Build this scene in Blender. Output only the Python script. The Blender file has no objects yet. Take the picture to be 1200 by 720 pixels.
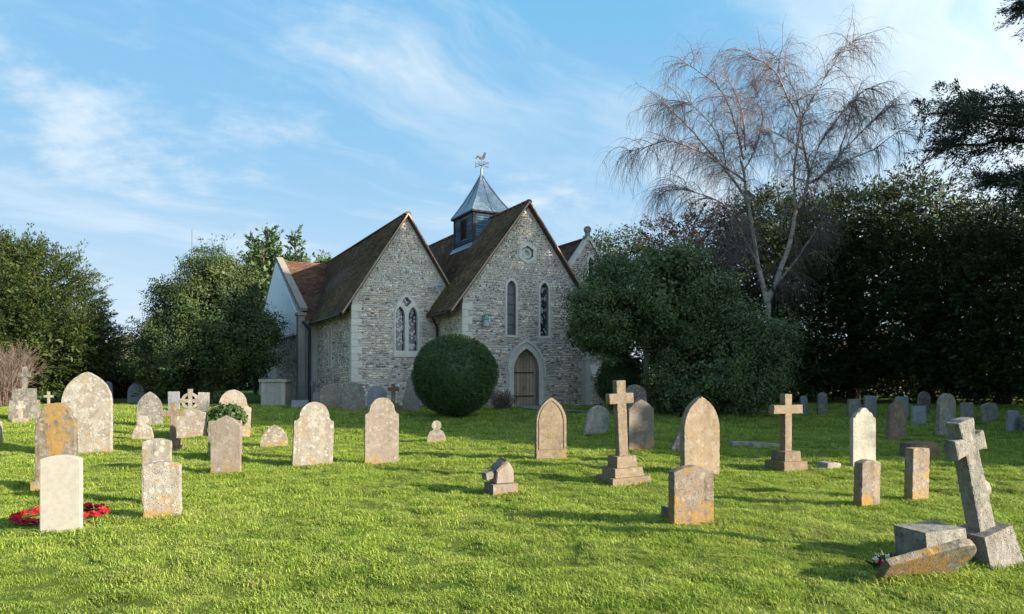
import bpy, bmesh, math, random
import numpy as np
from mathutils import Vector, Matrix, Euler, noise as mnoise

scene = bpy.context.scene
COL = scene.collection
R = math.radians

# ------------------------------------------------------------------ camera
F, CX, HY, EYE = 820.0, 600.0, 440.0, 1.64          # focal length and horizon in photo pixels (1200x720), eye height
cam_d = bpy.data.cameras.new('camera')
cam = bpy.data.objects.new('camera', cam_d)
COL.objects.link(cam)
cam.location = (0, 0, EYE)
cam.rotation_euler = (R(90), 0, 0)
cam_d.sensor_width = 36.0
cam_d.lens = 36.0 * F / 1200.0
cam_d.shift_y = (HY - 360.0) / 1200.0
cam_d.clip_start = 0.1
cam_d.clip_end = 3000
scene.camera = cam

# ------------------------------------------------------------------ light
SUN_AZ, SUN_EL = R(22.5), R(17.5)                    # azimuth measured from +X towards the viewer
sdir = Vector((math.cos(SUN_AZ) * math.cos(SUN_EL), -math.sin(SUN_AZ) * math.cos(SUN_EL), math.sin(SUN_EL)))
sun_d = bpy.data.lights.new('sun', 'SUN')
sun_d.energy = 5.0
sun_d.angle = R(0.55)
sun_d.color = (1.0, 0.87, 0.69)
sun = bpy.data.objects.new('sun', sun_d)
COL.objects.link(sun)
sun.location = (30, -16, 20)
sun.rotation_euler = sdir.to_track_quat('Z', 'Y').to_euler()

scene.view_settings.view_transform = 'Standard'
scene.view_settings.look = 'None'
scene.view_settings.gamma = 1.0
scene.view_settings.use_curve_mapping = False
scene.view_settings.exposure = 1.78

world = bpy.data.worlds.new('World')
scene.world = world
world.use_nodes = True


class NT:
    """small helper to write node trees"""
    def __init__(self, tree):
        self.t = tree
        self.n = tree.nodes
        self.l = tree.links

    def node(self, kind, ins=None, **props):
        nd = self.n.new(kind)
        for k, v in props.items():
            setattr(nd, k, v)
        for k, v in (ins or {}).items():
            self.set(nd, k, v)
        return nd

    def set(self, nd, k, v):
        sock = nd.inputs[k]
        if isinstance(v, bpy.types.NodeSocket):
            self.l.new(v, sock)
        elif isinstance(v, bpy.types.Node):
            self.l.new(v.outputs[0], sock)
        else:
            if sock.type == 'RGBA' and hasattr(v, '__len__') and len(v) == 3:
                v = (*v, 1.0)
            sock.default_value = v

    def math(self, op, a, b=0.0, c=None, clamp=False):
        nd = self.node('ShaderNodeMath', operation=op, use_clamp=clamp)
        self.set(nd, 0, a)
        self.set(nd, 1, b)
        if c is not None:
            self.set(nd, 2, c)
        return nd.outputs[0]

    def vmath(self, op, a, b=(0, 0, 0)):
        nd = self.node('ShaderNodeVectorMath', operation=op)
        self.set(nd, 0, a)
        if op == 'SCALE':
            self.set(nd, 'Scale', b)
        else:
            self.set(nd, 1, b)
        return nd.outputs[0]

    def noise(self, vec, scale, detail=4.0, rough=0.55, dist=0.0):
        nd = self.node('ShaderNodeTexNoise', {'Vector': vec, 'Scale': scale, 'Detail': detail, 'Roughness': rough, 'Distortion': dist})
        return nd.outputs['Fac']

    def voronoi(self, vec, scale, feature='F1', rnd=1.0):
        nd = self.node('ShaderNodeTexVoronoi', {'Vector': vec, 'Scale': scale, 'Randomness': rnd}, feature=feature)
        return nd

    def step(self, v, lo, hi):
        nd = self.node('ShaderNodeMapRange', {'Value': v, 'From Min': lo, 'From Max': hi}, interpolation_type='SMOOTHSTEP')
        nd.clamp = True
        return nd.outputs[0]

    def mix(self, fac, a, b, blend='MIX'):
        nd = self.node('ShaderNodeMix', data_type='RGBA', blend_type=blend)
        nd.clamp_factor = True
        self.set(nd, 0, fac)
        self.set(nd, 6, a)
        self.set(nd, 7, b)
        return nd.outputs[2]

    def combine(self, x, y, z):
        nd = self.node('ShaderNodeCombineXYZ')
        for i, v in enumerate((x, y, z)):
            self.set(nd, i, v)
        return nd.outputs[0]

    def sep(self, v):
        nd = self.node('ShaderNodeSeparateXYZ')
        self.set(nd, 0, v)
        return nd.outputs


# ---- sky: physical sky with thin high cloud on a flat layer overhead
SKY_ANG, SKY_O1, SKY_O2, SKY_O3 = -45.0, (21.7, 1.2, 0), (10.2, 9.0, 0), (11.6, 4.0, 0)


def build_world():
    w = NT(world.node_tree)
    w.n.clear()
    sky = w.node('ShaderNodeTexSky', sky_type='NISHITA')
    sky.sun_disc = False
    sky.sun_elevation = SUN_EL
    sky.sun_rotation = math.atan2(sdir.x, sdir.y)
    sky.altitude = 20
    sky.air_density = 1.0
    sky.dust_density = 0.2
    sky.ozone_density = 4.0
    co = w.node('ShaderNodeTexCoord').outputs['Generated']
    d = w.vmath('NORMALIZE', co)
    x, y, z = w.sep(d)
    zz = w.math('ADD', w.math('MAXIMUM', z, 0.0), 0.16)
    p = w.combine(w.math('DIVIDE', x, zz), w.math('DIVIDE', y, zz), 0.0)
    warp = w.node('ShaderNodeTexNoise', {'Vector': p, 'Scale': 1.1, 'Detail': 4.0}).outputs['Color']
    pw = w.vmath('ADD', p, w.vmath('SCALE', w.vmath('SUBTRACT', warp, (0.5, 0.5, 0.5)), 0.55))
    # stretched cirrus streaks
    rot = w.node('ShaderNodeVectorRotate', {'Vector': pw, 'Angle': R(SKY_ANG)}, rotation_type='Z_AXIS').outputs[0]
    st = w.vmath('MULTIPLY', rot, (0.34, 1.25, 1.0))
    c1 = w.noise(w.vmath('ADD', st, SKY_O1), 1.9, 10.0, 0.60, 0.2)
    c2 = w.noise(w.vmath('ADD', p, SKY_O2), 1.25, 10.0, 0.60, 0.15)
    mod = w.step(w.noise(w.vmath('ADD', p, SKY_O3), 0.75, 3.0, 0.5), 0.36, 0.62)
    cir = w.math('MULTIPLY', w.step(c1, 0.43, 0.74), w.math('ADD', 0.35, w.math('MULTIPLY', mod, 0.65)))
    puf = w.step(c2, 0.53, 0.72)
    cov = w.math('ADD', w.math('MULTIPLY', cir, 0.80), w.math('MULTIPLY', puf, 0.70), clamp=True)
    # thin veil that thickens to the horizon (long path through the layer)
    veil = w.math('POWER', w.math('SUBTRACT', 1.0, w.math('MAXIMUM', z, 0.0)), 4.6)
    veil = w.math('MULTIPLY', veil, 0.86)
    # thicker bank towards the sun
    bank = w.step(w.math('ADD', w.math('MULTIPLY', x, 0.85), w.math('MULTIPLY', c1, 0.75)), 0.50, 1.05)
    cov = w.math('SUBTRACT', 1.0, w.math('MULTIPLY', w.math('SUBTRACT', 1.0, cov), w.math('SUBTRACT', 1.0, veil)))
    cov = w.math('SUBTRACT', 1.0, w.math('MULTIPLY', w.math('SUBTRACT', 1.0, cov), w.math('SUBTRACT', 1.0, w.math('MULTIPLY', bank, 0.75))))
    cov = w.math('MULTIPLY', cov, 0.97)
    # thin cloud and haze scatter light forward: everything is brighter on the sun's side of the sky
    sd = w.node('ShaderNodeVectorMath', operation='DOT_PRODUCT')
    w.set(sd, 0, d)
    w.set(sd, 1, tuple(sdir))
    fwd = w.math('ADD', 1.0, w.math('MULTIPLY', w.math('POWER', w.math('MAXIMUM', sd.outputs['Value'], 0.0), 2.0), 2.4))
    blue = w.vmath('MINIMUM', w.mix(1.0, sky, (0.66, 1.20, 1.10), 'MULTIPLY'), w.vmath('SCALE', (0.48, 1.28, 2.10), fwd))
    col = w.mix(cov, blue, w.vmath('SCALE', (2.36, 2.52, 2.60), fwd))
    bg = w.node('ShaderNodeBackground', {'Color': col, 'Strength': 0.12})
    out = w.node('ShaderNodeOutputWorld', {'Surface': bg})


build_world()

# ------------------------------------------------------------------ object helpers
def link(o, parent=None):
    COL.objects.link(o)
    if parent is not None:
        o.parent = parent
    return o


def tag(o, label=None, cat=None, group=None, kind=None):
    for k, v in (('label', label), ('category', cat), ('group', group), ('kind', kind)):
        if v:
            o[k] = v
    return o


def empty(name, loc, rz=0.0, label=None, cat=None, group=None):
    o = bpy.data.objects.new(name, None)
    o.empty_display_size = 0.2
    o.location = loc
    o.rotation_euler = (0, 0, rz)
    link(o)
    return tag(o, label, cat, group)


def obj(name, me, mat=None, parent=None, loc=None, rot=None):
    if isinstance(me, bmesh.types.BMesh):
        bm = me
        bmesh.ops.recalc_face_normals(bm, faces=bm.faces)
        me = bpy.data.meshes.new(name)
        bm.to_mesh(me)
        bm.free()
    if mat is not None and not me.materials:
        me.materials.append(mat)
    o = bpy.data.objects.new(name, me)
    if loc is not None:
        o.location = loc
    if rot is not None:
        o.rotation_euler = rot
    return link(o, parent)


def np_mesh(name, verts, faces, tint=None, smooth=False):
    """verts (n,3); faces (m,k) all of one size; tint per face -> stored per vertex when (n,) else per face"""
    verts = np.asarray(verts, dtype=np.float32)
    faces = np.asarray(faces, dtype=np.int32)
    me = bpy.data.meshes.new(name)
    m, k = faces.shape
    me.vertices.add(len(verts))
    me.vertices.foreach_set('co', verts.ravel())
    me.loops.add(m * k)
    me.loops.foreach_set('vertex_index', faces.ravel())
    me.polygons.add(m)
    me.polygons.foreach_set('loop_start', np.arange(0, m * k, k, dtype=np.int32))
    if smooth:
        me.polygons.foreach_set('use_smooth', np.ones(m, dtype=bool))
    if tint is not None:
        tint = np.asarray(tint, dtype=np.float32)
        if tint.ndim == 2:
            a = me.attributes.new('tint', 'FLOAT_COLOR', 'FACE' if len(tint) == m else 'POINT')
            if tint.shape[1] == 3:
                tint = np.concatenate([tint, np.ones((len(tint), 1), np.float32)], 1)
            a.data.foreach_set('color', tint.ravel())
        else:
            a = me.attributes.new('tint', 'FLOAT', 'FACE' if len(tint) == m else 'POINT')
            a.data.foreach_set('value', tint)
    me.update(calc_edges=True)
    return me


def box_bm(bm, x0, x1, y0, y1, z0, z1, mtx=None):
    vs = [bm.verts.new((x, y, z)) for z in (z0, z1) for y in (y0, y1) for x in (x0, x1)]
    for f in ((0, 2, 3, 1), (4, 5, 7, 6), (0, 1, 5, 4), (2, 6, 7, 3), (0, 4, 6, 2), (1, 3, 7, 5)):
        bm.faces.new([vs[i] for i in f])
    if mtx is not None:
        bmesh.ops.transform(bm, matrix=mtx, verts=vs)
    return vs


def bevel_all(bm, w, seg=1, ang=0.5):
    es = [e for e in bm.edges if len(e.link_faces) == 2 and e.calc_face_angle(0) > ang]
    bmesh.ops.bevel(bm, geom=es, offset=w, segments=seg, profile=0.5, affect='EDGES', clamp_overlap=True)


def bar_bm(bm, a, b, w, h, up=(0, 0, 1)):
    """square bar from a to b"""
    a, b, up = Vector(a), Vector(b), Vector(up)
    d = (b - a).normalized()
    s = d.cross(up).normalized()
    t = s.cross(d)
    vs = []
    for p in (a, b):
        for i, j in ((-1, -1), (1, -1), (1, 1), (-1, 1)):
            vs.append(bm.verts.new(p + s * (i * w / 2) + t * (j * h / 2)))
    for f in ((3, 2, 1, 0), (4, 5, 6, 7), (0, 1, 5, 4), (1, 2, 6, 5), (2, 3, 7, 6), (3, 0, 4, 7)):
        bm.faces.new([vs[i] for i in f])


def tube_arrays(pts, rads, n=6):
    """tube along pts -> verts, quad faces (numpy)"""
    pts = np.asarray(pts, float)
    rads = np.asarray(rads, float)
    m = len(pts)
    tan = np.gradient(pts, axis=0)
    tan /= np.linalg.norm(tan, axis=1)[:, None] + 1e-9
    ref = np.where(np.abs(tan[:, 2:3]) > 0.9, np.array([[1.0, 0, 0]]), np.array([[0, 0, 1.0]]))
    s = np.cross(tan, ref)
    s /= np.linalg.norm(s, axis=1)[:, None] + 1e-9
    t = np.cross(s, tan)
    ang = np.arange(n) * 2 * np.pi / n
    ring = (s[:, None, :] * np.cos(ang)[None, :, None] + t[:, None, :] * np.sin(ang)[None, :, None]) * rads[:, None, None] + pts[:, None, :]
    v = ring.reshape(-1, 3)
    i = np.arange(m - 1)[:, None] * n
    j = np.arange(n)[None, :]
    k = (j + 1) % n
    fcs = np.stack([i + j, i + k, i + n + k, i + n + j], -1).reshape(-1, 4)
    return v, fcs


def merge_arrays(parts):
    vs, fs, off = [], [], 0
    for v, f in parts:
        vs.append(v)
        fs.append(f + off)
        off += len(v)
    return np.concatenate(vs), np.concatenate(fs)


# ------------------------------------------------------------------ ground height and pixel rays
def sstep(a, b, x):
    t = min(1.0, max(0.0, (x - a) / (b - a)))
    return t * t * (3 - 2 * t)


def zg(x, y):
    z = 0.33 * sstep(12, 28, y) + 0.10 * sstep(34, 70, y)
    k = 1.0 - sstep(26, 32, y)
    z += k * 0.022 * (math.sin(x * 0.9 + 1.3 * math.sin(y * 0.55)) + math.sin(y * 1.15 + 0.8 * math.sin(x * 0.7 + 2.0)))
    return z


def zlump(x, y):
    """small tussocks in the turf"""
    return (0.038 * mnoise.noise(Vector((x * 1.4, y * 1.4, 0.0))) + 0.040 * mnoise.noise(Vector((x * 3.1, y * 3.1, 5.0))) + 0.016 * mnoise.noise(Vector((x * 7.0, y * 7.0, 9.0)))) * (1 - sstep(28, 33, y))


def ground_at(px, py):
    """where the ray through photo pixel (px, py) meets the ground"""
    d = EYE * F / (py - HY)
    for _ in range(40):
        x = (px - CX) / F * d
        d = 0.5 * d + 0.5 * (EYE - zg(x, d)) * F / (py - HY)
    x = (px - CX) / F * d
    return Vector((x, d, zg(x, d)))


def at(px, py, d):
    return Vector(((px - CX) / F * d, d, EYE + (HY - py) / F * d))
# ------------------------------------------------------------------ materials
M = {}


def new_mat(name, rough=0.8, spec=0.3):
    m = bpy.data.materials.new(name)
    m.use_nodes = True
    t = NT(m.node_tree)
    b = t.n['Principled BSDF']
    b.inputs['Roughness'].default_value = rough
    b.inputs['Specular IOR Level'].default_value = spec
    M[name] = m
    return m, t, b


def bump(t, b, h, strength=0.4, dist=0.01):
    nd = t.node('ShaderNodeBump', {'Height': h, 'Strength': strength, 'Distance': dist})
    t.set(b, 'Normal', nd)


def obj_coords(t):
    co = t.node('ShaderNodeTexCoord').outputs['Object']
    rnd = t.node('ShaderNodeObjectInfo').outputs['Random']
    off = t.combine(t.math('MULTIPLY', rnd, 37.0), t.math('MULTIPLY', rnd, 91.0), t.math('MULTIPLY', rnd, 13.0))
    return co, t.vmath('ADD', co, off), rnd


def grave_stone(name, c1, c2, dark, stain=0.5, white=0.4, orange=0.3, low_orange=0.6, rough=0.88, spots=1.0, ocol=(0.46, 0.22, 0.035), mid_orange=0.0):
    """weathered headstone: mottled stone, run-down algae, pale crust lichen, ochre lichen"""
    m, t, b = new_mat(name, rough, 0.2)
    co, p, rnd = obj_coords(t)
    x, y, z = t.sep(co)
    n1 = t.noise(p, 3.5, 6.0, 0.62)
    n2 = t.noise(p, 22.0, 5.0, 0.6)
    n3 = t.noise(p, 95.0, 3.0, 0.6)
    streak = t.noise(t.vmath('MULTIPLY', p, (9.0, 9.0, 1.1)), 1.0, 5.0, 0.6)
    col = t.mix(t.step(n1, 0.3, 0.7), c1, c2)
    col = t.mix(t.math('MULTIPLY', t.step(n2, 0.35, 0.75), 0.45), col, [c * 0.62 for c in c1])
    col = t.mix(t.math('MULTIPLY', t.step(streak, 0.45, 0.72), stain), col, dark)
    # pale lichen crust, round spots with broken rims
    v = t.voronoi(t.vmath('ADD', p, t.vmath('SCALE', t.node('ShaderNodeTexNoise', {'Vector': p, 'Scale': 18.0}).outputs['Color'], 0.05)), 13.0)
    sel = t.step(t.sep(v.outputs['Color'])[0], 1.0 - 0.5 * spots, 1.0 - 0.5 * spots + 0.05)
    rim = t.step(v.outputs['Distance'], 0.46, 0.30)
    patch = t.step(t.noise(p, 5.0, 5.0, 0.65), 0.50, 0.60)
    wl = t.math('MULTIPLY', t.math('MAXIMUM', t.math('MULTIPLY', sel, rim), t.math('MULTIPLY', patch, t.step(n3, 0.35, 0.6))), white)
    col = t.mix(wl, col, (0.74, 0.71, 0.64))
    blot = t.noise(t.vmath('ADD', p, (3.0, 8.0, 1.0)), 11.0, 7.0, 0.72)
    col = t.mix(t.math('MULTIPLY', t.step(blot, 0.52, 0.66), 0.0 if stain < 0.15 else 0.15 + 0.75 * stain), col, [c * 0.55 for c in dark])
    # small dark pits
    v2 = t.voronoi(p, 48.0)
    pit = t.math('MULTIPLY', t.step(v2.outputs['Distance'], 0.30, 0.12), t.step(t.sep(v2.outputs['Color'])[1], 0.50, 0.54))
    col = t.mix(t.math('MULTIPLY', pit, 0.9), col, [c * 0.3 for c in c1])
    # ochre lichen: patches, more of it near the foot
    on = t.noise(t.vmath('ADD', p, (5.0, 2.0, 9.0)), 7.0, 6.0, 0.68)
    foot = t.step(z, 0.38, 0.02)
    mid = t.math('MULTIPLY', t.step(t.math('ABSOLUTE', x), 0.22, 0.02), mid_orange)
    thr = t.math('ADD', t.math('MULTIPLY', foot, 0.12 * low_orange + 0.02), t.math('ADD', 0.10 * orange, t.math('MULTIPLY', mid, 0.16)))
    om = t.math('MULTIPLY', t.step(t.math('ADD', on, thr), 0.585, 0.69), 0.0 if orange == 0 and low_orange == 0 else 0.85)
    col = t.mix(t.math('MULTIPLY', om, t.step(n2, 0.2, 0.55)), col, t.mix(n2, ocol, (0.56, 0.38, 0.11)))
    # value differs a little from stone to stone
    vv = t.node('ShaderNodeHueSaturation', {'Value': t.math('ADD', 0.37, t.math('MULTIPLY', rnd, 0.15)), 'Color': col})
    t.set(b, 'Base Color', vv.outputs[0])
    h = t.math('ADD', t.math('MULTIPLY', n2, 0.6), t.math('ADD', t.math('MULTIPLY', n3, 0.35), t.math('MULTIPLY', pit, -0.6)))
    h = t.math('ADD', h, t.math('MULTIPLY', wl, 0.25))
    bump(t, b, h, 0.8, 0.016)
    return m


grave_stone('limestone_warm', (0.40, 0.355, 0.29), (0.32, 0.275, 0.215), (0.15, 0.135, 0.105), 0.45, 0.55, 0.25, 0.7)
grave_stone('limestone_pale', (0.50, 0.455, 0.38), (0.41, 0.36, 0.285), (0.19, 0.17, 0.135), 0.40, 0.65, 0.15, 0.6, spots=0.9)
grave_stone('limestone_pink', (0.46, 0.385, 0.315), (0.38, 0.315, 0.255), (0.20, 0.16, 0.13), 0.30, 0.35, 0.15, 0.8, spots=0.5)
grave_stone('limestone_ochre', (0.33, 0.285, 0.22), (0.27, 0.23, 0.17), (0.12, 0.105, 0.08), 0.55, 0.35, 0.45, 0.6, mid_orange=1.0)
grave_stone('sandstone_brown', (0.34, 0.255, 0.185), (0.27, 0.20, 0.14), (0.14, 0.11, 0.08), 0.55, 0.20, 0.2, 0.6, spots=0.35)
grave_stone('sandstone_tan', (0.40, 0.315, 0.215), (0.34, 0.26, 0.175), (0.19, 0.155, 0.11), 0.40, 0.20, 0.15, 0.4, spots=0.3)
grave_stone('granite_grey', (0.52, 0.49, 0.43), (0.44, 0.41, 0.355), (0.11, 0.105, 0.095), 0.45, 0.45, 0.0, 0.2)
grave_stone('granite_rough', (0.46, 0.43, 0.37), (0.36, 0.335, 0.285), (0.12, 0.11, 0.095), 0.55, 0.25, 0.0, 0.0)
M['granite_rough'].node_tree.nodes['Bump'].inputs['Distance'].default_value = 0.03
grave_stone('stone_dark', (0.30, 0.28, 0.245), (0.24, 0.225, 0.195), (0.07, 0.068, 0.06), 0.5, 0.35, 0.0, 0.2)
grave_stone('stone_slate', (0.52, 0.56, 0.60), (0.44, 0.475, 0.51), (0.10, 0.105, 0.11), 0.35, 0.2, 0.0, 0.0)
grave_stone('stone_footred', (0.40, 0.33, 0.26), (0.34, 0.25, 0.18), (0.17, 0.13, 0.09), 0.55, 0.30, 0.45, 0.9, spots=0.6)
grave_stone('stone_ivory', (0.80, 0.755, 0.64), (0.74, 0.69, 0.57), (0.36, 0.33, 0.26), 0.22, 0.1, 0.0, 0.0, spots=0.1)
grave_stone('portland_white', (0.57, 0.545, 0.465), (0.55, 0.52, 0.435), (0.50, 0.48, 0.40), 0.10, 0.05, 0.0, 0.0, spots=0.0)

M['portland_white'].node_tree.nodes['Bump'].inputs['Strength'].default_value = 0.15


def simple(name, col, rough=0.7, spec=0.3, metal=0.0, nscale=6.0, var=0.25, bmp=0.2):
    m, t, b = new_mat(name, rough, spec)
    co, p, rnd = obj_coords(t)
    n = t.noise(p, nscale, 6.0, 0.6)
    c = t.mix(n, [k * (1 - var) for k in col], [k * (1 + var) for k in col])
    t.set(b, 'Base Color', c)
    b.inputs['Metallic'].default_value = metal
    if bmp:
        bump(t, b, t.noise(p, nscale * 6, 4.0), bmp, 0.01)
    return m


simple('coping_stone', (0.21, 0.185, 0.155), 0.95, 0.1, nscale=4.0, var=0.35)
simple('mortar', (0.42, 0.395, 0.355), 0.95, 0.1, nscale=3.0, var=0.3)
simple('dressed_stone', (0.50, 0.465, 0.40), 0.9, 0.15, nscale=5.0, var=0.28)
simple('verge_tile', (0.30, 0.225, 0.165), 0.9, 0.15, nscale=8.0, var=0.3)
simple('white_render', (0.72, 0.75, 0.77), 0.9, 0.15, nscale=1.5, var=0.08, bmp=0.1)
simple('plaster_wall', (0.36, 0.345, 0.31), 0.95, 0.1, nscale=2.5, var=0.2)
simple('black_iron', (0.018, 0.018, 0.02), 0.45, 0.5, nscale=20, var=0.2)
simple('copper_green', (0.10, 0.24, 0.20), 0.7, 0.3, nscale=15, var=0.3)
simple('soil', (0.085, 0.05, 0.032), 0.98, 0.05, nscale=14, var=0.4, bmp=0.8)
simple('gravel', (0.20, 0.19, 0.175), 0.95, 0.1, nscale=30, var=0.4, bmp=0.8)
simple('red_brick', (0.27, 0.105, 0.06), 0.9, 0.15, nscale=9, var=0.35)
simple('house_roof', (0.09, 0.055, 0.04), 0.9, 0.15, nscale=5, var=0.35)
simple('house_white', (0.6, 0.58, 0.53), 0.9, 0.15, nscale=2, var=0.1)
simple('dark_glass', (0.012, 0.014, 0.017), 0.12, 0.6, nscale=3, var=0.3, bmp=0.05)
simple('lantern_glass', (0.35, 0.36, 0.36), 0.25, 0.5, nscale=3, var=0.1, bmp=0)
simple('blackened_timber', (0.030, 0.028, 0.027), 0.75, 0.3, nscale=12, var=0.4)
simple('mast_grey', (0.07, 0.07, 0.072), 0.6, 0.4, nscale=3, var=0.1)


def lead_mat():
    m, t, b = new_mat('lead_sheet', 0.42, 0.5)
    co, p, rnd = obj_coords(t)
    st = t.noise(t.vmath('MULTIPLY', p, (6.0, 6.0, 0.9)), 1.0, 5.0)
    n = t.noise(p, 3.0, 5.0)
    c = t.mix(st, (0.12, 0.17, 0.205), (0.21, 0.265, 0.30))
    c = t.mix(t.step(n, 0.55, 0.75), c, (0.25, 0.265, 0.275))
    t.set(b, 'Base Color', c)
    b.inputs['Metallic'].default_value = 0.35
    bump(t, b, n, 0.2, 0.02)


lead_mat()


def tinted(name, rough, bump_scale, bstr, moss=0.0, spec=0.15):
    """colour per piece from the mesh attribute 'tint', with grain; optional moss cover"""
    m, t, b = new_mat(name, rough, spec)
    a = t.node('ShaderNodeAttribute', attribute_name='tint').outputs['Color']
    co = t.node('ShaderNodeTexCoord').outputs['Object']
    n = t.noise(co, bump_scale, 5.0, 0.6)
    big = t.noise(co, 0.55, 5.0, 0.6)
    c = t.mix(1.0, a, t.mix(n, (0.62, 0.62, 0.62), (1.35, 1.33, 1.30)), 'MULTIPLY')
    c = t.mix(1.0, c, t.mix(t.step(big, 0.3, 0.7), (0.80, 0.80, 0.82), (1.15, 1.12, 1.08)), 'MULTIPLY')
    if moss:
        mo = t.math('MULTIPLY', t.step(t.noise(co, 0.8, 6.0, 0.68), 0.5, 0.66), t.step(n, 0.3, 0.6))
        c = t.mix(t.math('MULTIPLY', mo, moss), c, (0.075, 0.085, 0.022))
    t.set(b, 'Base Color', c)
    bump(t, b, n, bstr, 0.012)


tinted('rubble_stone', 0.88, 26.0, 0.5)
tinted('clay_tile', 0.9, 20.0, 0.4, moss=0.8)
tinted('weatherboard', 0.8, 30.0, 0.3)
tinted('oak_plank', 0.85, 18.0, 0.4)


def stained_glass():
    m, t, b = new_mat('leaded_glass', 0.10, 0.6)
    co = t.node('ShaderNodeTexCoord').outputs['Object']
    x, y, z = t.sep(co)
    k = 7.0
    u1 = t.math('MULTIPLY', t.math('ADD', t.math('MULTIPLY', x, 1.5), z), k)
    u2 = t.math('MULTIPLY', t.math('SUBTRACT', z, t.math('MULTIPLY', x, 1.5)), k)
    f1 = t.math('ABSOLUTE', t.math('SUBTRACT', t.math('FRACT', u1), 0.5))
    f2 = t.math('ABSOLUTE', t.math('SUBTRACT', t.math('FRACT', u2), 0.5))
    lead = t.math('GREATER_THAN', t.math('MAXIMUM', f1, f2), 0.44)
    cell = t.combine(t.math('FLOOR', u1), t.math('FLOOR', u2), 3.0)
    wn = t.node('ShaderNodeTexWhiteNoise', {'Vector': cell}).outputs['Value']
    g = t.mix(wn, (0.010, 0.012, 0.016), (0.06, 0.06, 0.075))
    g = t.mix(t.step(wn, 0.62, 0.66), g, (0.34, 0.34, 0.34))
    t.set(b, 'Base Color', t.mix(lead, g, (0.02, 0.02, 0.02)))
    t.set(b, 'Roughness', t.math('ADD', 0.12, t.math('MULTIPLY', lead, 0.5)))
    m2, t, b = new_mat('plain_glazing', 0.12, 0.6)
    co = t.node('ShaderNodeTexCoord').outputs['Object']
    n = t.noise(co, 2.5, 4.0)
    t.set(b, 'Base Color', t.mix(n, (0.09, 0.088, 0.095), (0.24, 0.23, 0.24)))
    bump(t, b, t.noise(co, 14.0), 0.25, 0.01)


stained_glass()


def leaf_mat(name, dark, light, warm, warm_amt=0.3, rough=0.45, trans=0.25, spec=0.35):
    """leaf: colour from the per-leaf tint; thin, lets some light through"""
    m, t, b = new_mat(name, rough, spec)
    a = t.node('ShaderNodeAttribute', attribute_name='tint').outputs['Fac']
    co = t.node('ShaderNodeTexCoord').outputs['Object']
    n = t.noise(co, 0.9, 4.0, 0.6)
    c = t.mix(a, dark, light)
    c = t.mix(t.math('MULTIPLY', t.step(n, 0.42, 0.68), warm_amt), c, warm)
    t.set(b, 'Base Color', c)
    tr = t.node('ShaderNodeBsdfTranslucent', {'Color': t.mix(0.5, c, light)})
    mx = t.node('ShaderNodeMixShader', {0: trans, 1: b.outputs[0], 2: tr.outputs[0]})
    t.set(t.n['Material Output'], 'Surface', mx)


leaf_mat('yew_leaf', (0.014, 0.028, 0.008), (0.050, 0.076, 0.018), (0.085, 0.095, 0.020), 0.45, 0.6, 0.18, 0.2)
leaf_mat('yew_leaf_dark', (0.018, 0.032, 0.014), (0.062, 0.092, 0.034), (0.078, 0.078, 0.028), 0.4, 0.65, 0.12, 0.2)
leaf_mat('holly_leaf', (0.014, 0.033, 0.010), (0.052, 0.082, 0.025), (0.095, 0.105, 0.026), 0.45, 0.5, 0.15, 0.2)
leaf_mat('holm_leaf', (0.014, 0.032, 0.009), (0.115, 0.160, 0.056), (0.105, 0.130, 0.034), 0.4, 0.5, 0.15, 0.25)
leaf_mat('box_leaf', (0.016, 0.042, 0.012), (0.062, 0.112, 0.028), (0.060, 0.100, 0.024), 0.3, 0.5, 0.15)
leaf_mat('cypress_leaf', (0.022, 0.050, 0.014), (0.060, 0.110, 0.028), (0.080, 0.110, 0.026), 0.4, 0.6, 0.2)
leaf_mat('cedar_needle', (0.014, 0.030, 0.018), (0.040, 0.066, 0.034), (0.045, 0.040, 0.020), 0.25, 0.6, 0.12)
leaf_mat('brown_leaf', (0.040, 0.024, 0.016), (0.105, 0.066, 0.042), (0.075, 0.045, 0.030), 0.5, 0.8, 0.2, 0.1)
leaf_mat('ivy_leaf', (0.020, 0.045, 0.012), (0.070, 0.110, 0.030), (0.090, 0.110, 0.030), 0.3, 0.55, 0.15, 0.2)
leaf_mat('far_leaf', (0.09, 0.10, 0.05), (0.17, 0.16, 0.09), (0.20, 0.15, 0.08), 0.5, 0.8, 0.2, 0.1)
leaf_mat('petal_red', (0.26, 0.006, 0.014), (0.42, 0.015, 0.02), (0.5, 0.02, 0.03), 0.3, 0.6, 0.15, 0.2)
leaf_mat('petal_white', (0.62, 0.60, 0.60), (0.8, 0.78, 0.78), (0.75, 0.5, 0.55), 0.3, 0.6, 0.2, 0.2)


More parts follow.
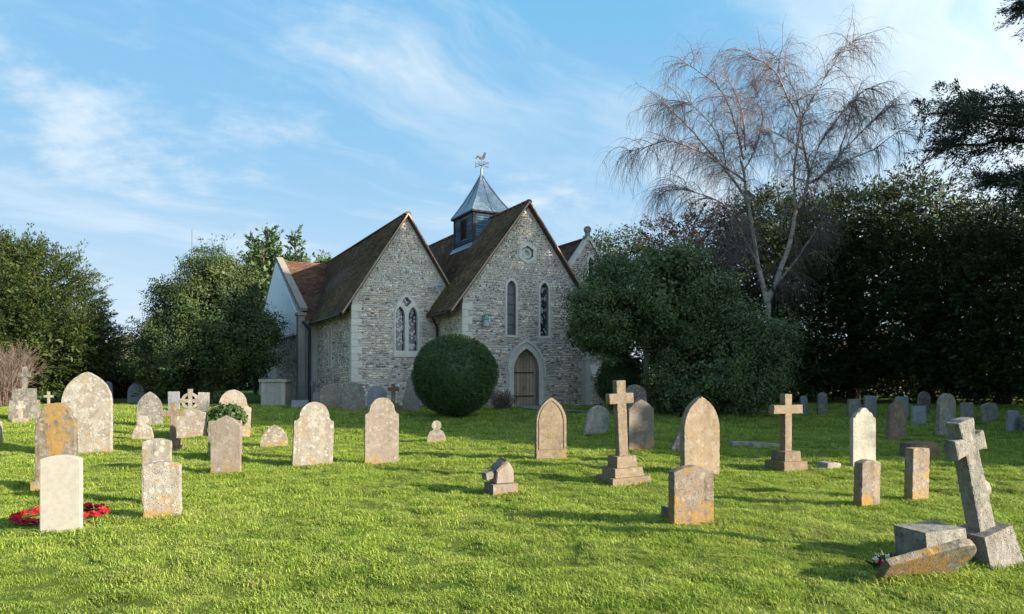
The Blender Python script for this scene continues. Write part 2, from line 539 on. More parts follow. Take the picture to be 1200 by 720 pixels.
def grass_mat():
    m, t, b = new_mat('grass_blade', 0.6, 0.12)
    a = t.node('ShaderNodeAttribute', attribute_name='tint').outputs['Fac']
    pos = t.node('ShaderNodeNewGeometry').outputs['Position']
    big = t.noise(pos, 0.45, 5.0, 0.6)
    mid = t.noise(pos, 2.2, 5.0, 0.65)
    fine = t.noise(t.vmath('ADD', pos, (9.0, 4.0, 0.0)), 7.0, 4.0, 0.6)
    c = t.mix(a, (0.090, 0.155, 0.018), (0.370, 0.480, 0.075))
    c = t.mix(t.math('MULTIPLY', t.step(mid, 0.40, 0.66), 0.75), c, t.mix(a, (0.175, 0.225, 0.036), (0.500, 0.540, 0.130)))
    c = t.mix(t.math('MULTIPLY', t.step(big, 0.50, 0.70), 0.45), c, (0.370, 0.400, 0.100))
    straw = t.math('MULTIPLY', t.step(fine, 0.55, 0.72), t.math('ADD', 0.18, t.math('MULTIPLY', t.step(big, 0.42, 0.62), 0.55)))
    c = t.mix(straw, c, (0.35, 0.31, 0.14))
    deep = t.step(t.noise(t.vmath('ADD', pos, (2.0, 7.0, 0.0)), 1.1, 4.0, 0.6), 0.55, 0.72)
    c = t.mix(t.math('MULTIPLY', deep, 0.60), c, (0.055, 0.125, 0.014))
    t.set(b, 'Base Color', c)
    tr = t.node('ShaderNodeBsdfTranslucent', {'Color': c})
    t.set(t.n['Material Output'], 'Surface', t.node('ShaderNodeMixShader', {0: 0.40, 1: b.outputs[0], 2: tr.outputs[0]}))


grass_mat()


def bark(name, c1, c2, scale, horiz=False, bands=None):
    m, t, b = new_mat(name, 0.9, 0.15)
    co = t.node('ShaderNodeTexCoord').outputs['Object']
    p = t.vmath('MULTIPLY', co, (1.0, 1.0, 3.0) if horiz else (3.0, 3.0, 0.8))
    n = t.noise(p, scale, 6.0, 0.65)
    c = t.mix(t.step(n, 0.35, 0.65), c1, c2)
    if bands:
        c = t.mix(t.step(t.noise(t.vmath('MULTIPLY', co, (1, 1, 2.2)), 2.6, 5.0, 0.7), 0.50, 0.60), c, bands)
    t.set(b, 'Base Color', c)
    bump(t, b, n, 0.6, 0.03)


bark('bark_brown', (0.045, 0.035, 0.026), (0.115, 0.090, 0.066), 5.0)
bark('bark_grey', (0.14, 0.13, 0.11), (0.26, 0.245, 0.21), 6.0)
bark('branch_birch', (0.17, 0.13, 0.11), (0.33, 0.275, 0.235), 6.0)
bark('bark_birch', (0.22, 0.195, 0.17), (0.38, 0.345, 0.30), 6.0, True, (0.15, 0.12, 0.10))
bark('twig_birch', (0.13, 0.100, 0.097), (0.21, 0.165, 0.158), 8.0)
bark('twig_grey', (0.12, 0.09, 0.07), (0.22, 0.17, 0.13), 8.0)


def lawn():
    m, t, b = new_mat('lawn_soil', 0.95, 0.1)
    co = t.node('ShaderNodeTexCoord').outputs['Object']
    n = t.noise(co, 0.6, 6.0, 0.62)
    n2 = t.noise(co, 6.0, 6.0, 0.7)
    n3 = t.noise(co, 45.0, 4.0, 0.7)
    c = t.mix(t.step(n2, 0.3, 0.7), (0.070, 0.120, 0.015), (0.125, 0.185, 0.024))
    c = t.mix(t.math('MULTIPLY', t.step(n, 0.45, 0.7), 0.5), c, (0.150, 0.165, 0.035))
    c = t.mix(t.step(n3, 0.35, 0.7), t.mix(0.5, c, (0.02, 0.03, 0.008)), c)
    t.set(b, 'Base Color', c)
    bump(t, b, t.math('ADD', n2, n3), 0.9, 0.06)


lawn()
# ------------------------------------------------------------------ the setting: ground and path
def build_ground():
    ys = np.concatenate([np.linspace(-30, 3, 12), np.concatenate([np.arange(3.2, 12, 0.13), np.arange(12, 33, 0.32)]), np.linspace(33.5, 70, 40), np.linspace(75, 900, 20)])
    xs = np.concatenate([np.linspace(-700, -45, 14), np.concatenate([np.linspace(-40, -12.2, 60), np.arange(-12, 12, 0.14), np.linspace(12.2, 40, 60)]), np.linspace(45, 700, 14)])
    V = np.array([(x, y, zg(x, y) + (zlump(x, y) if 3 < y < 34 and abs(x) < 41 else 0.0)) for y in ys for x in xs])
    nx = len(xs)
    i = np.arange(len(ys) - 1)[:, None] * nx + np.arange(nx - 1)[None, :]
    fcs = np.stack([i, i + 1, i + nx + 1, i + nx], -1).reshape(-1, 4)
    me = np_mesh('ground', V, fcs, smooth=True)
    o = obj('ground', me, M['lawn_soil'])
    tag(o, kind='structure')


build_ground()

PATH = [(0.75, 28.5), (1.0, 27.0), (1.9, 25.9), (3.4, 25.3), (6.0, 25.2), (10.0, 25.6)]


def near_path(x, y, w=0.62):
    for (ax, ay), (bx, by) in zip(PATH[:-1], PATH[1:]):
        dx, dy = bx - ax, by - ay
        t = max(0, min(1, ((x - ax) * dx + (y - ay) * dy) / (dx * dx + dy * dy)))
        if (x - ax - t * dx) ** 2 + (y - ay - t * dy) ** 2 < w * w:
            return True
    return False


def build_path():
    pts = []
    for (ax, ay), (bx, by) in zip(PATH[:-1], PATH[1:]):
        for k in range(8):
            pts.append((ax + (bx - ax) * k / 8, ay + (by - ay) * k / 8))
    pts.append(PATH[-1])
    bm = bmesh.new()
    rows = []
    for i, p in enumerate(pts):
        q0, q1 = pts[max(0, i - 1)], pts[min(len(pts) - 1, i + 1)]
        d = Vector((q1[0] - q0[0], q1[1] - q0[1])).normalized()
        s = Vector((-d.y, d.x))
        row = []
        for k in (-1, -0.5, 0, 0.5, 1):
            x, y = p[0] + s.x * 0.6 * k, p[1] + s.y * 0.6 * k
            row.append(bm.verts.new((x, y, zg(x, y) + 0.05)))
        rows.append(row)
    for a, b in zip(rows[:-1], rows[1:]):
        for k in range(4):
            bm.faces.new((a[k], a[k + 1], b[k + 1], b[k]))
    tag(obj('path', bm, M['gravel']), kind='structure')


build_path()

# ------------------------------------------------------------------ church
TH = R(27.5)
church = empty('church', (0.53, 28.8, 0.0), TH,
               'flint and rubble parish church with tiled gabled roofs and a boarded bellcote', 'church')
NS, NW, NE, NA, NV = 0.10, 2.87, 4.17, 8.77, -0.22          # nave: ridge s, wall half width, eave z, apex z, verge v
NEX = 3.42                                                  # eave half width
CS, CW, CE, CA, CV = -4.20, 2.28, 4.14, 8.36, 2.60          # chancel
CEX = 2.70
AS, AW, AE, AA, AV = 4.80, 1.85, 5.40, 8.15, 2.50           # aisle


def arch_pts(c, hw, z0, spring, apex, n=8):
    """pointed-arch outline in (s, z), anticlockwise from lower left"""
    rise = apex - spring
    if rise >= hw * 1.02:
        rr = (hw * hw + rise * rise) / (2 * hw)
    else:
        rr = None
    right = []
    for k in range(n + 1):
        if rr:
            a = math.atan2(rise, rr - hw) * k / n
            right.append((hw - rr + rr * math.cos(a), spring + rr * math.sin(a)))
        else:
            a = math.pi / 2 * k / n
            right.append((hw * math.cos(a), spring + rise * math.sin(a)))
    pts = [(c - hw, z0), (c + hw, z0)] + [(c + x, z) for x, z in right]
    pts += [(c - x, z) for x, z in reversed(right[:-1])]
    return pts


def in_poly(pt, poly):
    x, z = pt
    ins = False
    j = len(poly) - 1
    for i in range(len(poly)):
        xi, zi = poly[i]
        xj, zj = poly[j]
        if (zi > z) != (zj > z) and x < (xj - xi) * (z - zi) / (zj - zi) + xi:
            ins = not ins
        j = i
    return ins


def panel_bm(outer, holes, y0, th):
    """plate in the xz plane with holes, front at y0, going back by th"""
    bm = bmesh.new()
    edges = []
    for loop in [outer] + list(holes):
        vs = [bm.verts.new((x, y0, z)) for x, z in loop]
        for a, b in zip(vs, vs[1:] + vs[:1]):
            edges.append(bm.edges.new((a, b)))
    bmesh.ops.triangle_fill(bm, use_beauty=True, use_dissolve=False, edges=edges)
    r = bmesh.ops.extrude_face_region(bm, geom=list(bm.faces))
    bmesh.ops.translate(bm, vec=(0, th, 0), verts=[e for e in r['geom'] if isinstance(e, bmesh.types.BMVert)])
    return bm


def poly_bm(outer, y0, th):
    bm = bmesh.new()
    f = bm.faces.new([bm.verts.new((x, y0, z)) for x, z in outer])
    r = bmesh.ops.extrude_face_region(bm, geom=[f])
    bmesh.ops.translate(bm, vec=(0, th, 0), verts=[e for e in r['geom'] if isinstance(e, bmesh.types.BMVert)])
    return bm


def offset_arch(c, hw, z0, spring, apex, o, base=0.0):
    return arch_pts(c, hw + o, z0 - base, spring, apex + o * 1.25)


FLINT = [(0.481, 0.417, 0.348), (0.346, 0.302, 0.255), (0.615, 0.533, 0.437), (0.481, 0.377, 0.289), (0.161, 0.146, 0.134), (0.39, 0.307, 0.236), (0.621, 0.618, 0.53), (0.246, 0.227, 0.21), (0.548, 0.449, 0.345), (0.403, 0.316, 0.244)]
FLINT_P = np.array([0.17, 0.15, 0.14, 0.12, 0.08, 0.10, 0.07, 0.07, 0.07, 0.03])
FLINT_P = FLINT_P / FLINT_P.sum()


def rubble(rng, inside, s0, s1, z0, z1, hmin=0.05, hmax=0.115, wmin=0.06, wmax=0.22, mtx=None, pal=FLINT, pp=None, upper=None):
    """roughly coursed stones on the plane y=0 facing -y; returns mesh"""
    V, T = [], []
    z = z0
    row = 0
    while z < z1:
        h = rng.uniform(hmin, hmax)
        s = s0 + rng.uniform(-0.2, 0)
        while s < s1:
            w = rng.uniform(wmin, wmax) * (1.0 if upper is None or z < upper else 0.55)
            zz = z + rng.uniform(-0.012, 0.012) + 0.02 * math.sin(s * 1.3 + row)
            g = 0.010
            a, b, c, d = s + g, s + w - g, zz + g, zz + h - g
            ok = all(inside(x, y) for x, y in ((a, c), (b, c), (a, d), (b, d), ((a + b) / 2, (c + d) / 2)))
            if not ok and w > 0.13:
                b = s + w * 0.5
                ok = all(inside(x, y) for x, y in ((a, c), (b, c), (a, d), (b, d)))
            if ok:
                p = rng.uniform(0.008, 0.04)
                j = rng.uniform(-0.012, 0.012, (4, 2))
                k = 0.013
                back = [(a, 0.01, c), (b, 0.01, c), (b, 0.01, d), (a, 0.01, d)]
                tl = rng.uniform(-0.005, 0.005, 2)
                fr = []
                for q, (x, y) in enumerate(((a + k, c + k), (b - k, c + k), (b - k, d - k), (a + k, d - k))):
                    fr.append((x + j[q, 0], -p + tl[0] * (1 if q in (1, 2) else -1) + tl[1] * (1 if q > 1 else -1), y + j[q, 1]))
                V += back + fr
                q = pal[rng.choice(len(pal), p=FLINT_P if pp is None else pp)]
                f = rng.uniform(0.8, 1.22)
                T += [(q[0] * f, q[1] * f, q[2] * f)] * 5
            s += w
        z += h
        row += 1
    V = np.array(V)
    if mtx is not None:
        V = V @ np.array(mtx.to_3x3()).T + np.array(mtx.translation)
    n = len(V) // 8
    base = np.arange(n)[:, None, None] * 8
    q = np.array([(4, 5, 6, 7), (0, 1, 5, 4), (1, 2, 6, 5), (2, 3, 7, 6), (3, 0, 4, 7)])[None]
    return np_mesh('stone_facing', V, (base + q).reshape(-1, 4), np.array(T))


def facing(parent, *a, **k):
    o = obj('stone_facing', rubble(*a, **k), M['rubble_stone'], parent)
    tag(o, kind='stuff')
    return o


Q_MESH = {}


def quoin_mesh(w, h, th):
    key = (w, h, th)
    if key not in Q_MESH:
        bm = bmesh.new()
        box_bm(bm, 0, w, -0.045, th, 0, h)
        bevel_all(bm, 0.014)
        bmesh.ops.recalc_face_normals(bm, faces=bm.faces)
        me = bpy.data.meshes.new('quoin')
        bm.to_mesh(me)
        bm.free()
        me.materials.append(M['dressed_stone'])
        Q_MESH[key] = me
    return Q_MESH[key]


def quoins(parent, s, v, z0, z1, flip=False):
    """alternating long and short corner stones; s is the arris"""
    z, k = z0, 0
    while z < z1 - 0.1:
        w = 0.42 if k % 2 else 0.26
        o = obj('quoin', quoin_mesh(w, 0.27, 0.20), None, parent, (s - (w if flip else 0) + (0.045 if flip else -0.045), v, z))
        z += 0.285
        k += 1


TILES = [(0.130, 0.088, 0.062), (0.155, 0.098, 0.067), (0.112, 0.082, 0.060), (0.18, 0.110, 0.074), (0.098, 0.075, 0.058), (0.14, 0.100, 0.068)]
TILES_RED = [(0.11, 0.054, 0.042), (0.090, 0.047, 0.038), (0.125, 0.060, 0.045), (0.078, 0.045, 0.038)]


def roof_tiles(rng, p0, a, b, nrm, L, S, keep, tw=0.175, gauge=0.115, pal=TILES):
    p0, a, b, nrm = (np.array(q, float) for q in (p0, a, b, nrm))
    V, T = [], []
    r = 0
    while r * gauge < S:
        y = r * gauge
        x = -(tw / 2) * (r % 2)
        sag = 0.018 * math.sin(r * 0.21)
        while x < L:
            if keep(x + tw / 2, y):
                x0, x1 = max(0, x + 0.004), min(L, x + tw - 0.004)
                up = 0.036 + rng.uniform(-0.008, 0.014)
                y1 = min(S, y + gauge * 1.25)
                sg = 0.02 * math.sin(x * 0.55 + 1.0) + sag
                yj = rng.uniform(-0.008, 0.008)
                q = [p0 + a * x0 + b * (y + yj) + nrm * (up + sg), p0 + a * x1 + b * (y + yj) + nrm * (up + sg + rng.uniform(-0.005, 0.005)),
                     p0 + a * x1 + b * y1 + nrm * (0.010 + sg), p0 + a * x0 + b * y1 + nrm * (0.010 + sg)]
                q += [q[0] - nrm * 0.022, q[1] - nrm * 0.022]
                V += q
                c = pal[rng.integers(len(pal))]
                f = rng.uniform(0.65, 1.4)
                T += [(c[0] * f, c[1] * f, c[2] * f)] * 2
            x += tw
        r += 1
    V = np.array(V)
    n = len(V) // 6
    base = np.arange(n)[:, None, None] * 6
    q = np.array([(0, 1, 2, 3), (4, 5, 1, 0)])[None]
    return np_mesh('roof_tiles', V, (base + q).reshape(-1, 4), np.array(T))


def gable_roof(name, cs, ex, ez, az, v0, v1, rng, tiles_left=True, right_cut=None):
    """two slabs with eaves; tiles on the slope that faces left"""
    th = 0.07
    bm = bmesh.new()
    prof = [(cs - ex, ez - 0.10), (cs - ex, ez), (cs, az), (cs + ex, ez), (cs + ex, ez - 0.10), (cs, az - th * 1.7)]
    A = [bm.verts.new((x, v0, z)) for x, z in prof]
    B = [bm.verts.new((x, v1, z)) for x, z in prof]
    n = len(prof)
    for i in range(n):
        j = (i + 1) % n
        bm.faces.new((A[i], A[j], B[j], B[i]))
    bm.faces.new((A[0], A[1], A[2], A[5]))
    bm.faces.new((A[5], A[2], A[3], A[4]))
    bm.faces.new((B[0], B[5], B[2], B[1]))
    bm.faces.new((B[5], B[4], B[3], B[2]))
    roof = obj(name, bm, M['house_roof'], church)
    sl = math.hypot(ex, az - ez)
    for side in (-1, 1):
        b = np.array([-side * ex / sl, 0, (az - ez) / sl])
        nrm = np.array([side * (az - ez) / sl, 0, ex / sl])
        if side == -1:
            me = roof_tiles(rng, (cs - ex, v0, ez), (0, 1, 0), b, nrm, v1 - v0, sl, lambda x, y: True)
        else:
            me = roof_tiles(rng, (cs + ex, v0, ez), (0, 1, 0), b, nrm, v1 - v0, sl, lambda x, y: True, tw=0.35, gauge=0.23)
        tag(obj('roof_tiles', me, M['clay_tile'], roof), kind='stuff')
    # ridge tiles
    bm = bmesh.new()
    v = v0
    while v < v1 - 0.1:
        seg = []
        for q, vv in enumerate((v + 0.006, v + 0.40)):
            ring = [bm.verts.new((cs + 0.13 * math.cos(t), vv, az - 0.03 + (0.11 + 0.008 * (q == 0)) * math.sin(t))) for t in [math.pi * k / 6 for k in range(7)]]
            seg.append(ring)
        for k in range(6):
            bm.faces.new((seg[0][k], seg[0][k + 1], seg[1][k + 1], seg[1][k]))
        bm.faces.new(seg[0])
        v += 0.41
    obj('ridge', bm, M['house_roof'], roof)
    return roof


def verge(parent, cs, ex, ez, az, v, w=0.05, d=0.07, drop=0.02):
    for side in (-1, 1):
        bm = bmesh.new()
        bar_bm(bm, (cs + side * (ex + 0.03), v, ez - drop), (cs, v + 0.002 * side, az - drop), d, w, (side * (az - ez), 0, ex))
        obj('verge', bm, M['verge_tile'], parent)


def gable_outline(cs, w, eave_fn_az, slope, z0=-0.4):
    ze = eave_fn_az - slope * w
    return [(cs - w, z0), (cs + w, z0), (cs + w, ze), (cs, eave_fn_az), (cs - w, ze)]


def ring_frame(outer, inner, y0, th):
    return panel_bm(outer, [inner], y0, th)


def lancet(parent_wall, c, v, hw, z0, spring, apex, fw=0.11, glass='plain_glazing', depth=0.16, sill=True):
    win = obj('window', ring_frame(offset_arch(c, hw, z0, spring, apex, fw, 0.10), arch_pts(c, hw, z0, spring, apex), v - 0.035, 0.26), M['dressed_stone'], church)
    bm = poly_bm(offset_arch(c, hw, z0, spring, apex, 0.03, 0.03), v + depth, 0.02)
    obj('glass', bm, M[glass], win)
    zz = z0 + 0.42
    while zz < apex - 0.15:
        bm = bmesh.new()
        box_bm(bm, c - hw, c + hw, v + depth - 0.02, v + depth - 0.004, zz, zz + 0.018)
        obj('saddle_bar', bm, M['black_iron'], win)
        zz += 0.42
    return win


rngC = np.random.default_rng(11)

# --- nave front wall
SL_N = (NA - NE) / NEX
SL_C = (CA - CE) / CEX
SL_A = (AA - AE) / 2.05
nave_out = gable_outline(NS, NW, NA - 0.12, SL_N)
DOOR = dict(c=0.06, hw=0.60, z0=0.0, spring=1.80, apex=2.74)
L1 = dict(c=-0.63, hw=0.20, z0=3.28, spring=5.22, apex=5.50)
L2 = dict(c=0.92, hw=0.20, z0=3.28, spring=5.22, apex=5.50)
HEXR = 0.30
hexa = [(NS + 0.02 + HEXR * math.sin(math.pi / 3 * k), 6.68 + HEXR * math.cos(math.pi / 3 * k)) for k in range(6)]
hexo = [(NS + 0.02 + 0.46 * math.sin(math.pi / 3 * k), 6.68 + 0.46 * math.cos(math.pi / 3 * k)) for k in range(6)]
holes = [arch_pts(**DOOR), arch_pts(**L1), arch_pts(**L2), hexa]
nave_wall = obj('nave_wall', panel_bm(nave_out, holes, 0.0, 0.55), M['mortar'], church)
ex_n = [offset_arch(**DOOR, o=0.27), offset_arch(**L1, o=0.085, base=0.10), offset_arch(**L2, o=0.085, base=0.10), hexo]
facing(nave_wall, rngC, lambda s, z: in_poly((s, z), nave_out) and not any(in_poly((s, z), e) for e in ex_n), NS - NW, NS + NW, -0.1, NA, upper=4.6)
quoins(nave_wall, NS - NW, 0.0, -0.05, 4.55)
quoins(nave_wall, NS + NW, 0.0, -0.05, 4.55, flip=True)
lancet(nave_wall, v=0.0, fw=0.085, glass='plain_glazing', **L1)
lancet(nave_wall, v=0.0, fw=0.085, glass='leaded_glass', **L2)
hx = obj('niche', ring_frame(hexo, hexa, -0.04, 0.2), M['dressed_stone'], church)
obj('niche_back', poly_bm([(NS + 0.02 + 1.1 * (x - NS - 0.02), 6.68 + 1.1 * (z - 6.68)) for x, z in hexa], 0.14, 0.05), M['mortar'], hx)
bm = bmesh.new()
ro = [(NS + 0.02 + 0.22 * math.cos(k * math.pi / 8), 6.68 + 0.22 * math.sin(k * math.pi / 8)) for k in range(16)]
ri = [(NS + 0.02 + 0.12 * math.cos(k * math.pi / 8), 6.68 + 0.12 * math.sin(k * math.pi / 8)) for k in range(16)]
obj('roundel', panel_bm(ro, [ri], 0.05, 0.088), M['dressed_stone'], hx)

# doorway: moulded arch, hood, planked door
da = obj('door_arch', ring_frame(offset_arch(**DOOR, o=0.21), arch_pts(**DOOR), -0.05, 0.34), M['dressed_stone'], church)
hood_o = offset_arch(**DOOR, o=0.29)
hood_i = offset_arch(**DOOR, o=0.215)
hood_o = [(x, max(z, 1.55)) for x, z in hood_o]
hood_i = [(x, max(z, 1.5501)) for x, z in hood_i]
hood = [p for p in hood_o[1:]] + [hood_o[0]] + [hood_i[0]] + [p for p in reversed(hood_i[1:])]
bm = bmesh.new()
for a, b, c, d in zip(hood_o[1:-1], hood_o[2:], hood_i[1:-1], hood_i[2:]):
    lo = [bm.verts.new((p[0], y, p[1])) for y in (-0.10, 0.02) for p in (a, b, d, c)]
    for f in ((0, 1, 2, 3), (0, 4, 5, 1), (3, 2, 6, 7)):
        bm.faces.new([lo[i] for i in f])
obj('hood_mould', bm, M['dressed_stone'], da)
door = obj('door', poly_bm(offset_arch(**DOOR, o=0.02), 0.285, 0.05), M['blackened_timber'], church)
npl = 8
for k in range(npl):
    x0 = DOOR['c'] - DOOR['hw'] + k * 2 * DOOR['hw'] / npl + 0.008
    x1 = x0 + 2 * DOOR['hw'] / npl - 0.016
    rise = DOOR['apex'] - DOOR['spring']
    rr = (DOOR['hw'] ** 2 + rise ** 2) / (2 * DOOR['hw'])

    def topz(x):
        q = abs(x - DOOR['c'])
        return DOOR['spring'] + math.sqrt(max(0, rr * rr - (q + rr - DOOR['hw']) ** 2)) - 0.012
    tops = [(x1 - (x1 - x0) * i / 4, topz(x1 - (x1 - x0) * i / 4)) for i in range(5)]
    bm = poly_bm([(x0, 0.16), (x1, 0.16)] + tops, 0.255 + 0.004 * (k % 3), 0.035)
    pl = obj('plank', bm, None, door)
    f = 0.85 + 0.3 * random.Random(k).random()
    a = pl.data.attributes.new('tint', 'FLOAT_COLOR', 'FACE')
    a.data.foreach_set('color', [0.37 * f, 0.27 * f, 0.20 * f, 1.0] * len(pl.data.polygons))
    pl.data.materials.append(M['oak_plank'])
for z in (0.75, 1.72):
    bm = bmesh.new()
    box_bm(bm, DOOR['c'] - 0.52, DOOR['c'] + 0.50, 0.240, 0.253, z, z + 0.05)
    obj('hinge_strap', bm, M['black_iron'], door)
bm = bmesh.new()
bmesh.ops.create_circle(bm, segments=10, radius=0.06, cap_ends=False)
bm.free()
v_, f_ = tube_arrays([(DOOR['c'] + 0.02 + 0.06 * math.cos(t), 0.225, 1.12 + 0.06 * math.sin(t)) for t in np.linspace(0, 2 * math.pi, 15)], [0.011] * 15, 5)
obj('ring_handle', np_mesh('ring_handle', v_, f_), M['black_iron'], door)
bm = bmesh.new()
box_bm(bm, DOOR['c'] - 0.95, DOOR['c'] + 0.95, -0.42, 0.28, -0.1, 0.19)
bevel_all(bm, 0.02)
obj('door_step', bm, M['dressed_stone'], church)

# buttress at the right-hand corner of the nave
bm = bmesh.new()
bx = NS + NW
prof = [(0.0, -0.4), (-0.55, -0.4), (-0.55, 1.7), (-0.32, 2.1), (-0.32, 3.0), (0.0, 3.5)]
A = [bm.verts.new((bx - 0.02, y, z)) for y, z in prof]
B = [bm.verts.new((bx + 0.62, y, z)) for y, z in prof]
for i in range(len(prof)):
    j = (i + 1) % len(prof)
    bm.faces.new((A[i], B[i], B[j], A[j]))
bm.faces.new(A)
bm.faces.new(list(reversed(B)))
but = obj('buttress', bm, M['dressed_stone'], church)
facing(but, rngC, lambda s, z: True, bx + 0.04, bx + 0.56, 0.0, 1.62, mtx=Matrix.Translation((0, -0.55, 0)))

# nave side walls
bm = bmesh.new()
box_bm(bm, NS - NW + 0.003, NS - NW + 0.5, 0.55, 16, -0.4, NE + 0.5)
box_bm(bm, NS + NW - 0.5, NS + NW - 0.003, 0.55, 16, -0.4, NE + 0.5)
side = obj('side_wall', bm, M['plaster_wall'], church)
SIDE_M = Matrix.Translation((NS - NW, 0, 0)) @ Matrix.Rotation(R(-90), 4, 'Z')     # local x -> -y, facing -x
facing(side, rngC, lambda s, z: -2.6 < s < -0.22 and z < NE + 0.3, -2.6, 0.0, -0.1, NE + 0.35, mtx=SIDE_M, pp=np.array([.1, .05, .3, .05, .02, .05, .3, .03, .1, 0]))
gable_roof('nave_roof', NS, NEX, NE, NA, NV, 16, rngC)
verge(nave_wall, NS, NEX, NE, NA, NV - 0.01)

# --- chancel (left-hand gable)
ch_out = gable_outline(CS, CW, CA - 0.12, SL_C)
lightL = arch_pts(CS - 0.28, 0.20, 2.66, 4.10, 4.50)
lightR = arch_pts(CS + 0.28, 0.20, 2.66, 4.10, 4.50)
quat = []
for k in range(24):
    a = k * math.pi / 12
    r = 0.145 + 0.05 * abs(math.cos(2 * a)) ** 0.7
    quat.append((CS + r * math.sin(a), 4.70 + r * math.cos(a)))
whole = arch_pts(CS, 0.545, 2.52, 4.05, 5.04)
wopen = arch_pts(CS, 0.52, 2.58, 4.05, 5.00)
ch_wall = obj('chancel_wall', panel_bm(ch_out, [wopen], CV, 0.55), M['mortar'], church)
wo = arch_pts(CS, 0.555, 2.48, 4.05, 5.06)
facing(ch_wall, rngC, lambda s, z: in_poly((s, z), ch_out) and not in_poly((s, z), wo) and s > CS - CW + 0.2, CS - CW, CS + CW, -0.1, CA, mtx=Matrix.Translation((0, CV, 0)), upper=5.0)
quoins(ch_wall, CS - CW, CV, -0.05, 4.5)
cw = obj('window', panel_bm(whole, [lightL, lightR, quat], CV - 0.045, 0.20), M['dressed_stone'], church)
obj('glass', poly_bm(arch_pts(CS, 0.51, 2.6, 4.05, 4.97), CV + 0.158, 0.02), M['leaded_glass'], cw)
bm = bmesh.new()
box_bm(bm, CS - 0.58, CS + 0.58, CV - 0.08, CV + 0.1, 2.40, 2.515)
bevel_all(bm, 0.015)
obj('sill', bm, M['dressed_stone'], cw)
gable_roof('chancel_roof', CS, CEX, CE, CA, CV - 0.22, 19, rngC)
verge(ch_wall, CS, CEX, CE, CA, CV - 0.23)
bm = bmesh.new()
box_bm(bm, CS - CW + 0.003, CS - CW + 0.5, CV + 0.55, 19, -0.4, CE + 0.55)
cside = obj('side_wall', bm, M['plaster_wall'], church)
CS_M = Matrix.Translation((CS - CW, 0, 0)) @ Matrix.Rotation(R(-90), 4, 'Z')
w_side = arch_pts(-6.35, 0.26, 1.95, 3.7, 3.95)
facing(cside, rngC, lambda s, z: -9.1 < s < -CV - 0.2 and z < CE + 0.4 and not in_poly((s, z), w_side), -9.1, -CV, -0.1, CE + 0.45, mtx=CS_M)
# small lancet in the shaded side wall
frm = panel_bm(arch_pts(-6.35, 0.26, 1.95, 3.7, 3.95), [arch_pts(-6.35, 0.13, 2.05, 3.65, 3.82)], -0.04, 0.08)
bmesh.ops.transform(frm, matrix=CS_M, verts=frm.verts)
sw = obj('window', frm, M['dressed_stone'], church)
gl = poly_bm(arch_pts(-6.35, 0.15, 2.03, 3.65, 3.84), -0.012, 0.01)
bmesh.ops.transform(gl, matrix=CS_M, verts=gl.verts)
obj('glass', gl, M['dark_glass'], sw)

# --- transept to the left, with white rendered gable
TS, TV, TVA, TZ, TE = -7.30, 9.10, 16.0, 8.12, 4.45
tr_out = [(-23.0, -0.4), (-TV, -0.4), (-TV, TE), (-TVA, TZ), (-23.0, TE)]
TR_M = Matrix.Translation((TS, 0, 0)) @ Matrix.Rotation(R(-90), 4, 'Z')
bm = poly_bm(tr_out, 0.0, 0.5)
bmesh.ops.transform(bm, matrix=TR_M, verts=bm.verts)
tw = obj('transept_wall', bm, M['mortar'], church)
bm = poly_bm([(-22.5, 3.72), (-TV - 0.62, 3.72), (-TV - 0.62, TE + 0.2), (-TVA, TZ - 0.12), (-22.5, TE + 0.2)], -0.05, 0.045)
bmesh.ops.transform(bm, matrix=TR_M, verts=bm.verts)
obj('rendered_gable', bm, M['white_render'], tw)
facing(tw, rngC, lambda s, z: z < 3.6 and s < -TV - 0.5, -16, -TV - 0.45, -0.1, 3.65, mtx=TR_M)
bm = bmesh.new()
box_bm(bm, TS - 0.13, TS + 0.02, TV + 0.55, 22.5, 3.60, 3.715)
obj('string_course', bm, M['dressed_stone'], tw)
# front wall of the transept and its corner pier
bm = bmesh.new()
box_bm(bm, TS + 0.002, CS - CW + 0.02, TV, TV + 0.5, -0.4, TE - 0.02)
tf = obj('transept_front', bm, M['plaster_wall'], church)
bm = bmesh.new()
box_bm(bm, TS - 0.10, TS + 0.22, TV - 0.10, TV + 0.40, -0.4, TE + 0.05)
box_bm(bm, TS - 0.16, TS + 0.28, TV - 0.16, TV + 0.46, TE + 0.053, TE + 0.20)
bevel_all(bm, 0.02)
obj('corner_pier', bm, M['coping_stone'], church)
# coping on the gable
for va, za, vb, zb in ((TV - 0.05, TE + 0.36, TVA, TZ + 0.14), (22.9, TE + 0.36, TVA, TZ + 0.141)):
    bm = bmesh.new()
    bar_bm(bm, (TS + 0.16, va, za), (TS + 0.16, vb, zb), 0.36, 0.16, (0, 0, 1))
    obj('coping', bm, M['coping_stone'], tw)
sl = math.hypot(TVA - TV + 0.2, TZ - TE)
b_ = np.array([0, (TVA - TV + 0.2) / sl, (TZ - TE) / sl])
n_ = np.array([0, -(TZ - TE) / sl, (TVA - TV + 0.2) / sl])
bm = bmesh.new()
prof = [(TV - 0.2, TE - 0.12), (TV - 0.2, TE - 0.02), (TVA, TZ - 0.02), (23.2, TE - 0.02), (23.2, TE - 0.12), (TVA, TZ - 0.2)]
A = [bm.verts.new((TS + 0.22, y, z)) for y, z in prof]
B = [bm.verts.new((CS - 0.2, y, z)) for y, z in prof]
for i in range(6):
    j = (i + 1) % 6
    bm.faces.new((A[i], A[j], B[j], B[i]))
bm.faces.new((A[0], A[1], A[2], A[5]))
bm.faces.new((A[5], A[2], A[3], A[4]))
troof = obj('transept_roof', bm, M['house_roof'], church)
